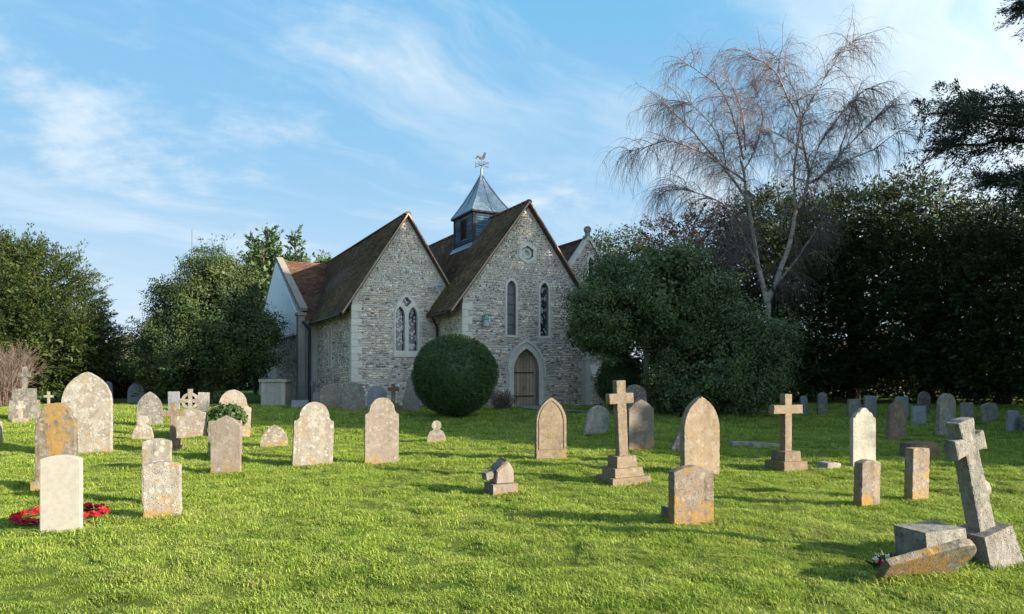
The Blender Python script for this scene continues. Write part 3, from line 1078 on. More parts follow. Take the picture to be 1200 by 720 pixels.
tag(obj('roof_tiles', roof_tiles(rngC, (TS + 0.3, TV - 0.2, TE - 0.01), (1, 0, 0), b_, n_, 3.0, sl, lambda x, y: True, pal=TILES_RED), M['clay_tile'], troof), kind='stuff')

# --- aisle (right-hand gable, behind)
SLA = 1.34
a_out = gable_outline(AS, AW, AA - 0.1, SLA)
aw = dict(c=AS + 0.10, hw=0.10, z0=6.35, spring=7.05, apex=7.25)
a_wall = obj('aisle_wall', panel_bm(a_out, [arch_pts(**aw)], AV, 0.5), M['mortar'], church)
awo = offset_arch(**aw, o=0.13, base=0.10)
facing(a_wall, rngC, lambda s, z: in_poly((s, z), a_out) and not in_poly((s, z), awo), NS + NW, AS + AW, -0.1, AA, mtx=Matrix.Translation((0, AV, 0)))
lancet(a_wall, v=AV, fw=0.12, glass='dark_glass', **aw)
gable_roof('aisle_roof', AS, AW + 0.2, AA - SLA * (AW + 0.2), AA, AV + 0.25, 14, rngC)
for side in (-1, 1):
    bm = bmesh.new()
    bar_bm(bm, (AS + side * (AW + 0.1), AV + 0.1, AA - SLA * (AW + 0.1) + 0.03), (AS, AV + 0.1 + 0.002 * side, AA + 0.05), 0.36, 0.14, (side * SLA, 0, 1))
    obj('coping', bm, M['dressed_stone'], a_wall)
fin = panel_bm([(AS + 0.17 * math.cos(t), AA + 0.42 + 0.17 * math.sin(t)) for t in [k * math.pi / 8 for k in range(16)]],
               [[(AS + sx * 0.07 + 0.038 * math.cos(t), AA + 0.42 + sz * 0.07 + 0.038 * math.sin(t)) for t in [k * math.pi / 3 for k in range(6)]] for sx in (-1, 1) for sz in (-1, 1)], AV + 0.02, 0.14)
box_bm(fin, AS - 0.09, AS + 0.09, AV + 0.005, AV + 0.175, AA - 0.05, AA + 0.28)
box_bm(fin, AS - 0.17, AS + 0.17, AV - 0.05, AV + 0.23, AA - 0.1, AA + 0.12)
obj('gable_cross', fin, M['granite_grey'], church)
bm = bmesh.new()
box_bm(bm, AS + AW - 0.5, AS + AW - 0.003, AV + 0.5, 14, -0.4, 5.5)
obj('side_wall', bm, M['plaster_wall'], church)

# --- gutters and downpipes
def pipe(name, pts, r, parent=church, mat='black_iron', n=7):
    v, f = tube_arrays(pts, [r] * len(pts), n)
    return obj(name, np_mesh(name, v, f, smooth=True), M[mat], parent)


pipe('gutter', [(NS - NEX - 0.03, 0.1, NE - 0.06), (NS - NEX - 0.03, 2.2, NE - 0.06)], 0.055)
pipe('downpipe', [(NS - NW - 0.38, 2.35, NE - 0.1), (NS - NW - 0.12, 2.47, NE - 0.5), (NS - NW - 0.10, 2.48, 0.0)], 0.05)
pipe('gutter', [(CS - CEX - 0.03, CV + 0.1, CE - 0.06), (CS - CEX - 0.03, TV - 0.3, CE - 0.06)], 0.055)
pipe('downpipe', [(TS + 0.05, TV - 0.32, TE - 0.25), (TS + 0.40, TV - 0.27, TE - 0.6), (TS + 0.42, TV - 0.10, 3.4), (TS + 0.42, TV - 0.10, 0.0)], 0.065)
bm = bmesh.new()
bar_bm(bm, (NS - NW - 0.55, CV - 0.32, 5.30), (NS - NW - 0.05, CV - 0.32, 5.45), 0.25, 0.06)
obj('lead_flashing', bm, M['lead_sheet'], church)

# --- lantern by the doorway
bm = bmesh.new()
box_bm(bm, -1.95, -1.91, -0.34, -0.02, 3.98, 4.01)
box_bm(bm, -1.95, -1.91, -0.03, 0.0, 3.55, 4.05)
bar_bm(bm, (-1.93, -0.03, 3.62), (-1.93, -0.30, 3.98), 0.025, 0.025)
lan = obj('lantern', bm, M['copper_green'], church)
bm = bmesh.new()
box_bm(bm, -2.02, -1.84, -0.43, -0.25, 3.58, 3.84)
obj('lantern_glass', bm, M['lantern_glass'], lan)
bm = bmesh.new()
bmesh.ops.create_cone(bm, cap_ends=True, segments=4, radius1=0.19, radius2=0.03, depth=0.16, matrix=Matrix.Translation((-1.93, -0.34, 3.922)) @ Matrix.Rotation(R(45), 4, 'Z'))
obj('lantern_cap', bm, M['copper_green'], lan)
pipe('wall_lamp', [(NS - NW - 0.02, 1.0, 2.95), (NS - NW - 0.22, 1.0, 3.1), (NS - NW - 0.3, 1.0, 2.85)], 0.04)

# --- bellcote
B0, B1, BV0, BV1 = NS - 0.88, NS + 0.88, 3.36, 5.52
bm = bmesh.new()
box_bm(bm, B0 + 0.03, B1 - 0.03, BV0 + 0.03, BV1 - 0.03, 6.9, 9.12)
bell = obj('bellcote', bm, M['blackened_timber'], church)


def boards(x0, x1, z0, z1, mtx, skip=None):
    V, T = [], []
    z = z0
    k = 0
    rg = random.Random(5)
    while z < z1:
        segs = [(x0, x1)]
        if skip and skip[2] < z + 0.06 < skip[3]:
            segs = [(x0, skip[0]), (skip[1], x1)]
        for a, b in segs:
            V += [(a, -0.040, z), (b, -0.040, z), (b, -0.008, z + 0.125), (a, -0.008, z + 0.125), (a, 0.0, z), (b, 0.0, z)]
            f = rg.uniform(0.7, 1.3)
            T += [(0.095 * f, 0.170 * f, 0.225 * f)] * 2
        z += 0.115
    V = np.array(V) @ np.array(mtx.to_3x3()).T + np.array(mtx.translation)
    n = len(V) // 6
    q = np.array([(0, 1, 2, 3), (4, 5, 1, 0)])[None]
    return np_mesh('weatherboarding', V, (np.arange(n)[:, None, None] * 6 + q).reshape(-1, 4), np.array(T))


tag(obj('weatherboarding', boards(B0, B1, 7.0, 9.0, Matrix.Translation((0, BV0, 0))), M['weatherboard'], bell), kind='stuff')
lm = Matrix.Translation((B0, 0, 0)) @ Matrix.Rotation(R(-90), 4, 'Z')
bc = -(BV0 + BV1) / 2
tag(obj('weatherboarding', boards(-BV1, -BV0, 7.0, 9.0, lm, (bc - 0.32, bc + 0.32, 7.95, 8.80)), M['weatherboard'], bell), kind='stuff')
rm = Matrix.Translation((B1, 0, 0)) @ Matrix.Rotation(R(90), 4, 'Z')
tag(obj('weatherboarding', boards(BV0, BV1, 7.0, 9.0, rm), M['weatherboard'], bell), kind='stuff')
for k in range(8):
    bm = bmesh.new()
    bar_bm(bm, (B0 - 0.01, -bc - 0.29, 8.02 + k * 0.10), (B0 - 0.01, -bc + 0.29, 8.02 + k * 0.10), 0.012, 0.10, (-1, 0, 1.2))
    obj('louvre', bm, M['blackened_timber'], bell)
bm = bmesh.new()
for a in ((-bc - 0.34), (-bc + 0.30)):
    box_bm(bm, B0 - 0.055, B0 + 0.01, a, a + 0.04, 7.95, 8.82)
box_bm(bm, B0 - 0.056, B0 + 0.01, -bc - 0.30, -bc + 0.30, 8.78, 8.825)
obj('louvre_frame', bm, M['blackened_timber'], bell)
for x, y in ((B0, BV0), (B1, BV0), (B0, BV1), (B1, BV1)):
    bm = bmesh.new()
    box_bm(bm, x - 0.06, x + 0.06, y - 0.06, y + 0.06, 6.95, 9.03)
    obj('corner_board', bm, M['blackened_timber'], bell)
# pyramid roof with slight sweep
bm = bmesh.new()
bcx, bcy = NS, (BV0 + BV1) / 2
rings = []
for t in (0.0, 0.12, 0.35, 0.65, 0.97):
    r = (1 - t) * 1.0
    sw_ = 0.06 * math.sin(math.pi * min(1, t * 1.1))
    rings.append([bm.verts.new((bcx + sx * (r - sw_) * 1.02, bcy + sy * (r - sw_) * 1.22, 9.06 + 2.0 * t)) for sx, sy in ((-1, -1), (1, -1), (1, 1), (-1, 1))])
for a, b in zip(rings[:-1], rings[1:]):
    for k in range(4):
        bm.faces.new((a[k], a[(k + 1) % 4], b[(k + 1) % 4], b[k]))
bm.faces.new(list(reversed(rings[0])))
bm.faces.new(rings[-1])
cap = obj('lead_roof', bm, M['lead_sheet'], bell)
for sx, sy in ((-1, -1), (1, -1), (1, 1), (-1, 1), (0, -1), (-1, 0), (1, 0), (0, 1)):
    pts = []
    for t in (0.0, 0.12, 0.35, 0.65, 0.97):
        r = (1 - t) - 0.06 * math.sin(math.pi * min(1, t * 1.1))
        pts.append((bcx + sx * r * 1.02, bcy + sy * r * 1.22, 9.07 + 2.0 * t))
    v_, f_ = tube_arrays(pts, [0.035 if sx and sy else 0.02] * 5, 6)
    obj('lead_roll', np_mesh('lead_roll', v_, f_, smooth=True), M['lead_sheet'], cap)
bm = bmesh.new()
box_bm(bm, bcx - 1.04, bcx + 1.04, bcy - 1.24, bcy + 1.24, 8.985, 9.058)
obj('eaves_board', bm, M['blackened_timber'], bell)
# lead aprons where it meets the tiles
for y0, y1 in ((BV0 - 0.16, BV1 + 0.16),):
    for s_ in (-1, 1):
        x = NS + s_ * 0.88
        z = NA - SL_N * 0.88
        bm = bmesh.new()
        bar_bm(bm, (x + s_ * 0.10, y0, z - SL_N * 0.10 + 0.07), (x + s_ * 0.10, y1, z - SL_N * 0.10 + 0.07), 0.03, 0.42, (-s_ * 1, 0, SL_N))
        obj('lead_flashing', bm, M['lead_sheet'], bell)
for s_ in (-1, 1):
    bm = bmesh.new()
    bar_bm(bm, (NS + s_ * 1.05, BV0 - 0.09, NA - SL_N * 1.05 + 0.06), (NS, BV0 - 0.09 + 0.001 * s_, NA + 0.06), 0.26, 0.03, (s_ * SL_N, 0, 1))
    obj('lead_flashing', bm, M['lead_sheet'], bell)
# weathervane
vz = 11.0
pipe('finial_post', [(bcx, bcy, vz - 0.1), (bcx, bcy, vz + 0.32)], 0.06, bell, 'lead_sheet', 8)
vane = pipe('weathervane', [(bcx, bcy, vz + 0.3), (bcx, bcy, vz + 0.86)], 0.018, bell)
Rz = Matrix.Rotation(R(20), 3, 'Z')
for k, ch in enumerate('NESW'):
    d = Rz @ Vector((math.cos(k * math.pi / 2), math.sin(k * math.pi / 2), 0))
    c0 = Vector((bcx, bcy, vz + 0.48))
    pipe('vane_arm', [c0, c0 + d * 0.32], 0.012, vane)
    pipe('vane_scroll', [c0 + d * (0.16 + 0.07 * math.cos(t)) + Vector((0, 0, 0.07 * math.sin(t) + 0.07)) for t in np.linspace(0, 5.2, 10)], 0.010, vane)
    fc = bpy.data.curves.new('vane_letter', 'FONT')
    fc.body = ch
    fc.size = 0.17
    fc.extrude = 0.008
    fc.align_x = 'CENTER'
    tmp = bpy.data.objects.new('vane_letter', fc)
    me_ = bpy.data.meshes.new_from_object(tmp)
    bpy.data.objects.remove(tmp)
    me_.materials.clear()
    me_.materials.append(M['black_iron'])
    fo = bpy.data.objects.new('vane_letter', me_)
    fo.location = c0 + d * 0.38 - Vector((0, 0, 0.05))
    fo.rotation_euler = (R(90), 0, -TH + R(5))
    link(fo, vane)
cock = [(-0.24, 0.00), (-0.20, 0.10), (-0.10, 0.04), (0.00, 0.02), (0.06, 0.10), (0.10, 0.20), (0.15, 0.25), (0.17, 0.29), (0.20, 0.24), (0.25, 0.21), (0.20, 0.19), (0.19, 0.10), (0.17, 0.0), (0.10, -0.08), (0.02, -0.11), (0.01, -0.18), (-0.02, -0.18), (-0.02, -0.10), (-0.10, -0.08), (-0.14, 0.0), (-0.20, -0.03), (-0.26, -0.10), (-0.29, -0.04)]
bm = panel_bm([(x * 1.0, z * 1.0) for x, z in cock], [], -0.012, 0.024)
o = obj('cockerel', bm, M['black_iron'], vane, (bcx, bcy, vz + 0.84), (0, 0, -TH + R(15)))
# ------------------------------------------------------------------ foliage
def unit(v):
    return v / (np.linalg.norm(v, axis=-1, keepdims=True) + 1e-9)


def leaf_quads(P, axis, side, L, W):
    """rhombic leaf at P pointing along axis"""
    L = np.broadcast_to(np.asarray(L, float), (len(P),))[:, None]
    W = np.broadcast_to(np.asarray(W, float), (len(P),))[:, None]
    v = np.stack([P, P + axis * L * 0.45 + side * W * 0.5, P + axis * L, P + axis * L * 0.45 - side * W * 0.5], 1)
    return v.reshape(-1, 3), np.arange(len(P) * 4).reshape(-1, 4)


def shell_points(rng, ells, n, lo=0.78, hi=1.0, reject=0.86, low_cut=None, lobes=1.0, cut=-0.30):
    """points near the outer surface of a union of ellipsoids (cx,cy,cz,rx,ry,rz)"""
    E = np.array(ells, float)
    wgt = (E[:, 3] * E[:, 4] + E[:, 4] * E[:, 5] + E[:, 3] * E[:, 5])
    wgt = wgt / wgt.sum()
    out, nor = [], []
    tot = 0
    while tot < n:
        m = int((n - tot) * 2 + 50)
        k = rng.choice(len(E), m, p=wgt)
        d = unit(rng.normal(size=(m, 3)))
        r = rng.uniform(lo, hi, m)[:, None]
        p = E[k, :3] + d * E[k, 3:] * r
        ok = np.ones(m, bool)
        for j in range(len(E)):
            q = np.linalg.norm((p - E[j, :3]) / E[j, 3:], axis=1)
            ok &= (q > reject) | (k == j)
        if low_cut is not None:
            ok &= p[:, 2] > low_cut
        nn = unit(d / E[k, 3:])
        lob = np.array([mnoise.noise(Vector(q * 0.85)) for q in p])
        lob2 = np.array([mnoise.noise(Vector(q * 2.1)) for q in p])
        p = p + nn * ((lob * 0.55 + lob2 * 0.28) * lobes)[:, None]
        ok &= (lob * 0.6 + lob2 * 0.4) > cut
        out.append(p[ok])
        nor.append(nn[ok])
        tot += ok.sum()
    return np.concatenate(out)[:n], np.concatenate(nor)[:n]


def clumps(rng, C, N, per, rc, L, W, up=0.25, out=0.6, flat=0.7):
    """ball-shaped leaf clumps (broad leaves)"""
    K = len(C)
    C2 = np.repeat(C, per, 0)
    N2 = np.repeat(N, per, 0)
    sc = np.repeat(rng.uniform(0.6, 1.35, K), per)
    off = np.clip(rng.normal(size=(K * per, 3)), -1.7, 1.7) * (rc * sc)[:, None] * np.array([1, 1, flat])
    nr = unit(off / (rc * sc)[:, None] * 0.75 + N2 * out + np.array([0, 0, up]) + rng.normal(size=(K * per, 3)) * 0.55)
    ax = unit(np.cross(nr, rng.normal(size=(K * per, 3))))
    sd = unit(np.cross(nr, ax))
    s = rng.uniform(0.65, 1.3, K * per)
    v, f = leaf_quads(C2 + off, ax, sd, L * s, W * s)
    t = np.clip(np.repeat(rng.uniform(0.10, 0.70, K), per) + rng.normal(0, 0.26, K * per), 0, 1)
    return v, f, t


def sprays(rng, C, N, per, Ls, wd, L, W, rise=0.15, droop=0.35, jit=0.35):
    """flat feathery shoots (yew, cypress, cedar)"""
    K = len(C)
    ax = unit(N * np.array([1, 1, 0.6]) + rng.normal(size=(K, 3)) * jit + np.array([0, 0, rise]))
    sd = unit(np.cross(ax, unit(np.array([[0, 0, 1.0]]) + rng.normal(size=(K, 3)) * 0.35)))
    LL = Ls * rng.uniform(0.55, 1.4, K)
    a2, s2 = np.repeat(ax, per, 0), np.repeat(sd, per, 0)
    t = rng.uniform(0, 1, K * per)
    lat = rng.uniform(-1, 1, K * per) * wd * (1.05 - t) * np.repeat(LL, per)
    ll = np.repeat(LL, per)
    P = np.repeat(C, per, 0) + a2 * (t * ll)[:, None] + s2 * lat[:, None]
    P[:, 2] -= droop * (t ** 2) * ll * 0.5 + np.abs(lat) * droop * 0.6
    P += rng.normal(size=P.shape) * 0.03
    la = unit(a2 + s2 * np.sign(lat)[:, None] * 0.7 + rng.normal(size=P.shape) * 0.25 - np.array([0, 0, droop * 0.5]))
    ls = unit(np.cross(la, np.array([[0, 0, 1.0]]) + rng.normal(size=P.shape) * 0.6))
    s = rng.uniform(0.7, 1.3, K * per)
    v, f = leaf_quads(P, la, ls, L * s, W * s)
    tt = np.clip(np.repeat(rng.uniform(0.1, 0.7, K), per) + rng.normal(0, 0.15, K * per), 0, 1)
    return v, f, tt


def crown_obj(parts, mat, parent, name='crown'):
    vs, fs, ts, off = [], [], [], 0
    for v, f, t in parts:
        vs.append(v)
        fs.append(f + off)
        ts.append(t)
        off += len(v)
    V = np.concatenate(vs) - np.array(parent.location)
    return obj(name, np_mesh(name, V, np.concatenate(fs), np.concatenate(ts)), M[mat], parent)


def limb(p0, p1, r0, r1, rng, n=7, wob=0.12, arch=0.0):
    p0, p1 = np.array(p0, float), np.array(p1, float)
    t = np.linspace(0, 1, n)
    L = np.linalg.norm(p1 - p0)
    pts = p0 + (p1 - p0) * t[:, None]
    w = rng.normal(size=(n, 3)) * wob * L * 0.15
    w[0] = 0
    pts += w * t[:, None]
    pts[:, 2] += arch * L * np.sin(np.pi * t)
    return tube_arrays(pts, r0 + (r1 - r0) * t, 8 if r0 > 0.08 else 5)


def trunk_obj(parts, mat, parent, name='trunk'):
    v, f = merge_arrays(parts)
    return obj(name, np_mesh(name, v - np.array(parent.location), f, smooth=True), M[mat], parent)


def tree(name, base, ells, label, kind='yew', mat='yew_leaf', K=900, per=34, seed=1, leaf=(0.15, 0.05), spray=0.9, rc=0.42,
         trunk_r=0.35, trunk_top=None, limbs=14, cat='tree', group=None, inner=0.35, low_cut=None, bark_mat='bark_brown', rise=0.15, droop=0.35, wd=0.45, lo=0.78, lobes=None, cut=None):
    """ells are given relative to the base point"""
    rng = np.random.default_rng(seed)
    b = np.array(base, float)
    E = [(e[0] + b[0], e[1] + b[1], e[2] + b[2], *e[3:]) for e in ells]
    root = empty(name, base, 0, label, cat, group)
    lc = None if low_cut is None else b[2] + low_cut
    C, N = shell_points(rng, E, K, lo, 1.03, low_cut=lc, lobes=lobes if lobes is not None else 1.0 if kind == 'yew' else 1.7, cut=cut if cut is not None else -0.30 if kind == 'yew' else -0.12)
    if kind == 'yew':
        parts = [sprays(rng, C - N * 0.25 * spray, N, per, spray, wd, leaf[0], leaf[1], rise, droop)]
    else:
        parts = [clumps(rng, C, N, per, rc, leaf[0], leaf[1])]
        k2 = rng.choice(K, K // 2, replace=False)       # sprigs that break the outline
        C2 = C[k2] + unit(N[k2] + rng.normal(size=(K // 2, 3)) * 0.5 + np.array([0, 0, 0.3])) * rng.uniform(0.25, 0.75, (K // 2, 1))
        parts.append(clumps(rng, C2, N[k2], max(8, per // 4), rc * 0.5, leaf[0], leaf[1]))
    if inner:
        Ci, Ni = shell_points(rng, E, int(K * inner), 0.35, 0.75, 0.0, low_cut=lc)
        parts.append(clumps(rng, Ci, Ni, max(8, per // 2), rc * 1.4 if kind != 'yew' else 0.55, leaf[0] * 1.8, leaf[1] * 2.2))
    crown_obj(parts, mat, root)
    top = trunk_top if trunk_top else max(e[2] for e in ells)
    tp = [limb(b - np.array([0, 0, 0.3]), b + np.array([rng.normal() * 0.2, rng.normal() * 0.2, top]), trunk_r, trunk_r * 0.35, rng, 9, 0.10)]
    idx = rng.choice(len(C), min(limbs, len(C)), replace=False)
    for i in idx:
        s = rng.uniform(0.25, 0.9)
        p0 = b + np.array([0, 0, top * s])
        tp.append(limb(p0, C[i] - N[i] * 0.2, trunk_r * 0.34 * (1.1 - s * 0.6), 0.02, rng, 7, 0.25, 0.04))
    trunk_obj(tp, bark_mat, root)
    return root


def base_at(px, d):
    x = (px - CX) / F * d
    return (x, d, zg(x, d))


# --- left: yew, holly, clipped yew, cypresses behind the church
tree('yew_tree', base_at(28, 34), [(-0.2, 0, 4.0, 3.4, 3.4, 3.5), (1.0, -0.4, 2.9, 3.1, 3.2, 2.3), (-1.0, 0, 5.9, 2.3, 2.4, 2.0), (2.4, -0.6, 2.6, 1.9, 2.2, 1.6), (-3.5, 0, 3.5, 3.0, 3, 2.9)],
     'broad dark yew with golden sunlit top beside the bare brown shrub', K=2100, per=62, seed=3, leaf=(0.145, 0.048), spray=1.1, trunk_r=0.5, rise=0.45, droop=0.2)
tree('holly_tree', base_at(244, 33.0), [(0.2, 0, 2.9, 2.9, 2.6, 2.2), (0.3, 0, 4.6, 2.0, 1.9, 1.6), (0.4, 0, 6.0, 1.05, 1.0, 1.2), (-0.9, 0, 4.0, 1.35, 1.4, 1.1), (1.5, -0.3, 2.7, 1.7, 1.7, 1.6), (-1.1, -0.4, 1.9, 1.8, 1.9, 1.4)],
     'dense glossy holly tree standing between the yew and the white rendered gable', 'broad', 'holly_leaf', K=1150, per=76, seed=7, lo=0.62, leaf=(0.098, 0.056), rc=0.24, trunk_r=0.25, bark_mat='bark_grey')
for i, (px, d, h, r, lab) in enumerate([(299, 47, 10.3, 1.3, 'pale green cypress behind the church, next to the holly tree'),
                                        (317, 50, 11.6, 1.4, 'slender cypress with a thin wispy tip behind the white rendered gable'),
                                        (346, 48, 11.0, 1.6, 'bushy cypress rising behind the red tiled transept roof'),
                                        (379, 54, 10.6, 1.2, 'cypress with only its tip showing above the long church roof')]):
    tree('cypress_tree', base_at(px, d), [(0, 0, h * 0.42, r, r, h * 0.36), (0, 0, h * 0.62, r * 0.70, r * 0.70, h * 0.22), (0, 0, h * 0.80, r * 0.34, r * 0.34, h * 0.14), (0, 0, h * 0.92, r * 0.14, r * 0.14, h * 0.09)], lab,
         'yew', 'cypress_leaf', K=620, per=38, seed=20 + i, leaf=(0.22, 0.085), spray=0.75, trunk_r=0.15, trunk_top=h * 0.98, limbs=10, group='cypresses behind the church', rise=0.8, droop=0.05, lobes=0.15)


def topiary(name, px, d, w, h, label, seed, K=26000, leaf=0.055, low=0.08):
    rng = np.random.default_rng(seed)
    b = np.array(base_at(px, d))
    root = empty(name, b, 0, label, 'bush')
    def shape(n, lo, hi):
        u = rng.uniform(-1, 1, n)
        ph = rng.uniform(0, 2 * np.pi, n)
        rr = np.sqrt(1 - u * u)
        k = rng.uniform(lo, hi, n)
        prof = np.where(u < 0, np.sqrt(np.clip(1 - (np.abs(u) ** 2.8), 0, 1)) * (1.0 + 0.16 * u), np.sqrt(np.clip(1 - np.abs(u) ** 2.0, 0, 1)))
        lump = 1 + 0.03 * np.sin(3 * ph + 4 * u) + 0.025 * np.sin(7 * ph - 3 * u) + 0.012 * np.sin(17 * ph + 11 * u)
        p = np.stack([np.cos(ph) * prof * w / 2 * k * lump, np.sin(ph) * prof * w / 2 * k * lump, (u * k * 0.5 + 0.5) * h + low], 1)
        nn = unit(np.stack([np.cos(ph) * rr, np.sin(ph) * rr, u * 0.8], 1))
        return p + b, nn
    P, N = shape(K, 0.945, 1.025)
    ax = unit(N * 0.7 + rng.normal(size=P.shape) * 0.7)
    sd = unit(np.cross(ax, rng.normal(size=P.shape)))
    v1, f1 = leaf_quads(P, ax, sd, leaf * rng.uniform(0.7, 1.4, K), leaf * 0.5)
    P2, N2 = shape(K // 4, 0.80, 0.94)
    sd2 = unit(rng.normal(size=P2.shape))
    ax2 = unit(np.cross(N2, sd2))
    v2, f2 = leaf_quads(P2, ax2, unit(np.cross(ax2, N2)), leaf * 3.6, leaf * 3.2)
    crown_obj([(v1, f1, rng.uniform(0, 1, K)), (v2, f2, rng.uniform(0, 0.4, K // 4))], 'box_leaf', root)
    trunk_obj([limb(b - np.array([0, 0, 0.2]), b + np.array([0, 0, h * 0.6]), 0.14, 0.08, rng)], 'bark_brown', root)


g0 = ground_at(533, 493)
topiary('clipped_bush', 533, g0.y + 1.15, 2.76, 2.62, 'large clipped egg-shaped bush standing left of the church door', 31, K=34000)
topiary('clipped_bush', 729, 27.0, 2.0, 2.05, 'dark clipped bush half hidden behind the evergreen tree by the buttress', 32, K=9000)

# --- right: evergreen in front of the church with a lower spreading shrub at its foot
bh = base_at(757, 25.2)
tree('evergreen_tree', bh, [(0.2, 0, 3.9, 2.1, 2.1, 1.55), (-1.1, 0, 3.3, 1.55, 1.6, 1.2), (1.5, 0.3, 3.7, 1.6, 1.8, 1.35), (0.6, 0, 4.8, 1.2, 1.3, 0.85), (-0.5, 0.2, 4.6, 1.1, 1.2, 0.7), (2.6, 0.2, 2.8, 1.25, 1.4, 1.2), (-1.95, 0, 3.0, 0.75, 0.8, 0.65)],
     'wide dense evergreen tree with bare lower trunk in front of the church wall', 'broad', 'holm_leaf', K=950, per=92, seed=41, lo=0.66, lobes=1.9, cut=0.0, leaf=(0.092, 0.050), rc=0.23, trunk_r=0.15, bark_mat='bark_grey', low_cut=1.65)
tree('spreading_shrub', base_at(838, 24.0), [(0, 0, 1.3, 1.9, 1.5, 1.35), (-1.0, 0.2, 1.1, 1.1, 1.1, 1.1), (1.2, 0.2, 1.7, 1.35, 1.3, 1.5), (0.3, 0.3, 2.4, 1.4, 1.3, 1.0)],
     'dark spreading shrub reaching the grass at the foot of the evergreen tree', 'broad', 'holm_leaf', K=520, per=90, seed=43, lo=0.66, lobes=1.9, cut=0.0, leaf=(0.092, 0.044), rc=0.22, trunk_r=0.1, cat='shrub', low_cut=0.1)

# --- dark yews along the right-hand boundary
YG = 'yews along the right boundary'
yews = [(905, 37, [(0, 0, 5.0, 3.6, 3.0, 4.2), (-0.6, 0, 8.4, 2.2, 2.2, 2.6), (1.8, 0, 7.6, 2.2, 2.2, 2.8)], 'yew_leaf_dark', 'dark yew rising behind the bare birch trunks', 51),
        (1000, 39, [(0, 0, 5.6, 3.6, 3.0, 4.4), (0.6, 0, 9.2, 2.4, 2.3, 2.6), (-1.8, 0, 8.8, 1.8, 1.8, 2.6)], 'yew_leaf_dark', 'tall dark yew between the birch and the broad yew with pointed tips', 52),
        (1085, 34.5, [(0, 0, 5.4, 3.6, 3.2, 3.9), (-0.4, 0, 8.9, 2.0, 2.0, 2.2), (2.0, 0, 7.6, 2.3, 2.2, 2.3)], 'yew_leaf_dark', 'broad dark yew with pointed tips, tallest along the right boundary', 53),
        (1175, 31, [(0, 0, 4.6, 3.3, 3.0, 3.2), (0.4, 0, 7.0, 2.1, 2.0, 1.9)], 'yew_leaf_dark', 'dark yew under the conifer bough at the right boundary', 54),
        (1290, 33, [(0, 0, 5.0, 3.4, 3.2, 3.6), (0.4, 0, 8.0, 2.3, 2.2, 2.4)], 'yew_leaf_dark', 'dark yew standing past the conifer at the end of the boundary row', 55)]
for px, d, E_, mt, lab, sd_ in yews:
    E_ = E_ + [(0.3, -0.4, 1.9, 3.0, 2.6, 1.7)]
    tree('yew_tree', base_at(px, d), E_, lab, 'yew', mt, K=1350 if px < 1250 else 600, per=40, seed=sd_, leaf=(0.18, 0.062), spray=1.1, trunk_r=0.4, group=YG, rise=0.35, droop=0.3, low_cut=0.85 if px == 1000 else 0.25)
tree('yew_tree', base_at(812, 37), [(0, 0, 4.6, 3.6, 2.8, 3.4), (-0.6, 0, 8.0, 2.6, 2.0, 1.9), (1.6, 0, 8.6, 1.8, 1.8, 1.7)], 'thin brownish yew with bare boughs between the aisle gable and the birch', 'yew', 'brown_leaf', K=900, per=30, seed=58,
     leaf=(0.17, 0.055), spray=0.9, trunk_r=0.3, limbs=40, inner=0.12, group=YG, lo=0.5)
tree('holm_oak', base_at(735, 44), [(0, 0, 5.0, 3.2, 3, 4.2), (-0.6, 0, 8.0, 2.1, 2.0, 2.3)], 'yellowish green tree showing behind the aisle gable', 'broad', 'yew_leaf', K=600, per=28, seed=59, leaf=(0.16, 0.08), rc=0.3, trunk_r=0.2)

# hedge behind the right-hand graves, and a brown beech hedge on the left
def hedge(name, p0, p1, h, th, mat, label, seed, n=9000, leaf=0.12):
    rng = np.random.default_rng(seed)
    p0, p1 = np.array(p0, float), np.array(p1, float)
    d = p1 - p0
    L = np.linalg.norm(d[:2])
    d2 = d / L
    s = np.array([-d2[1], d2[0], 0])
    base = (p0 + p1) / 2
    base[2] = zg(base[0], base[1])
    root = empty(name, base, 0, label, 'hedge')
    t = rng.uniform(0, L, n)
    k = rng.uniform(0, 1, n)
    side = rng.choice([-1, 1], n)
    topm = rng.random(n) < 0.3
    z = np.where(topm, h, k * h) + rng.normal(0, 0.08, n) + 0.12 * np.sin(t * 0.9) + 0.07 * np.sin(t * 2.3)
    o = np.where(topm, rng.uniform(-1, 1, n) * th / 2, side * th / 2 * rng.uniform(0.7, 1.05, n))
    P = p0 + d2 * t[:, None] + s * o[:, None]
    P[:, 2] = z + base[2]
    ax = unit(rng.normal(size=P.shape) + np.array([0, 0, 0.3]))
    sd = unit(np.cross(ax, rng.normal(size=P.shape)))
    v, f = leaf_quads(P, ax, sd, leaf * rng.uniform(0.7, 1.4, n), leaf * 0.6)
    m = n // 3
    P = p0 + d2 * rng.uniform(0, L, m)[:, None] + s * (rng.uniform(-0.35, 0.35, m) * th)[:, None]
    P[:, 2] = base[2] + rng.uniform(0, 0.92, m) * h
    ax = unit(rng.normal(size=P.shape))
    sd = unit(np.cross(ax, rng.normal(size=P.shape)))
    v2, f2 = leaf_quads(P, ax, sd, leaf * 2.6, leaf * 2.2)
    crown_obj([(v, f, rng.uniform(0, 1, n)), (v2, f2, rng.uniform(0, 0.5, m))], mat, root, 'foliage')


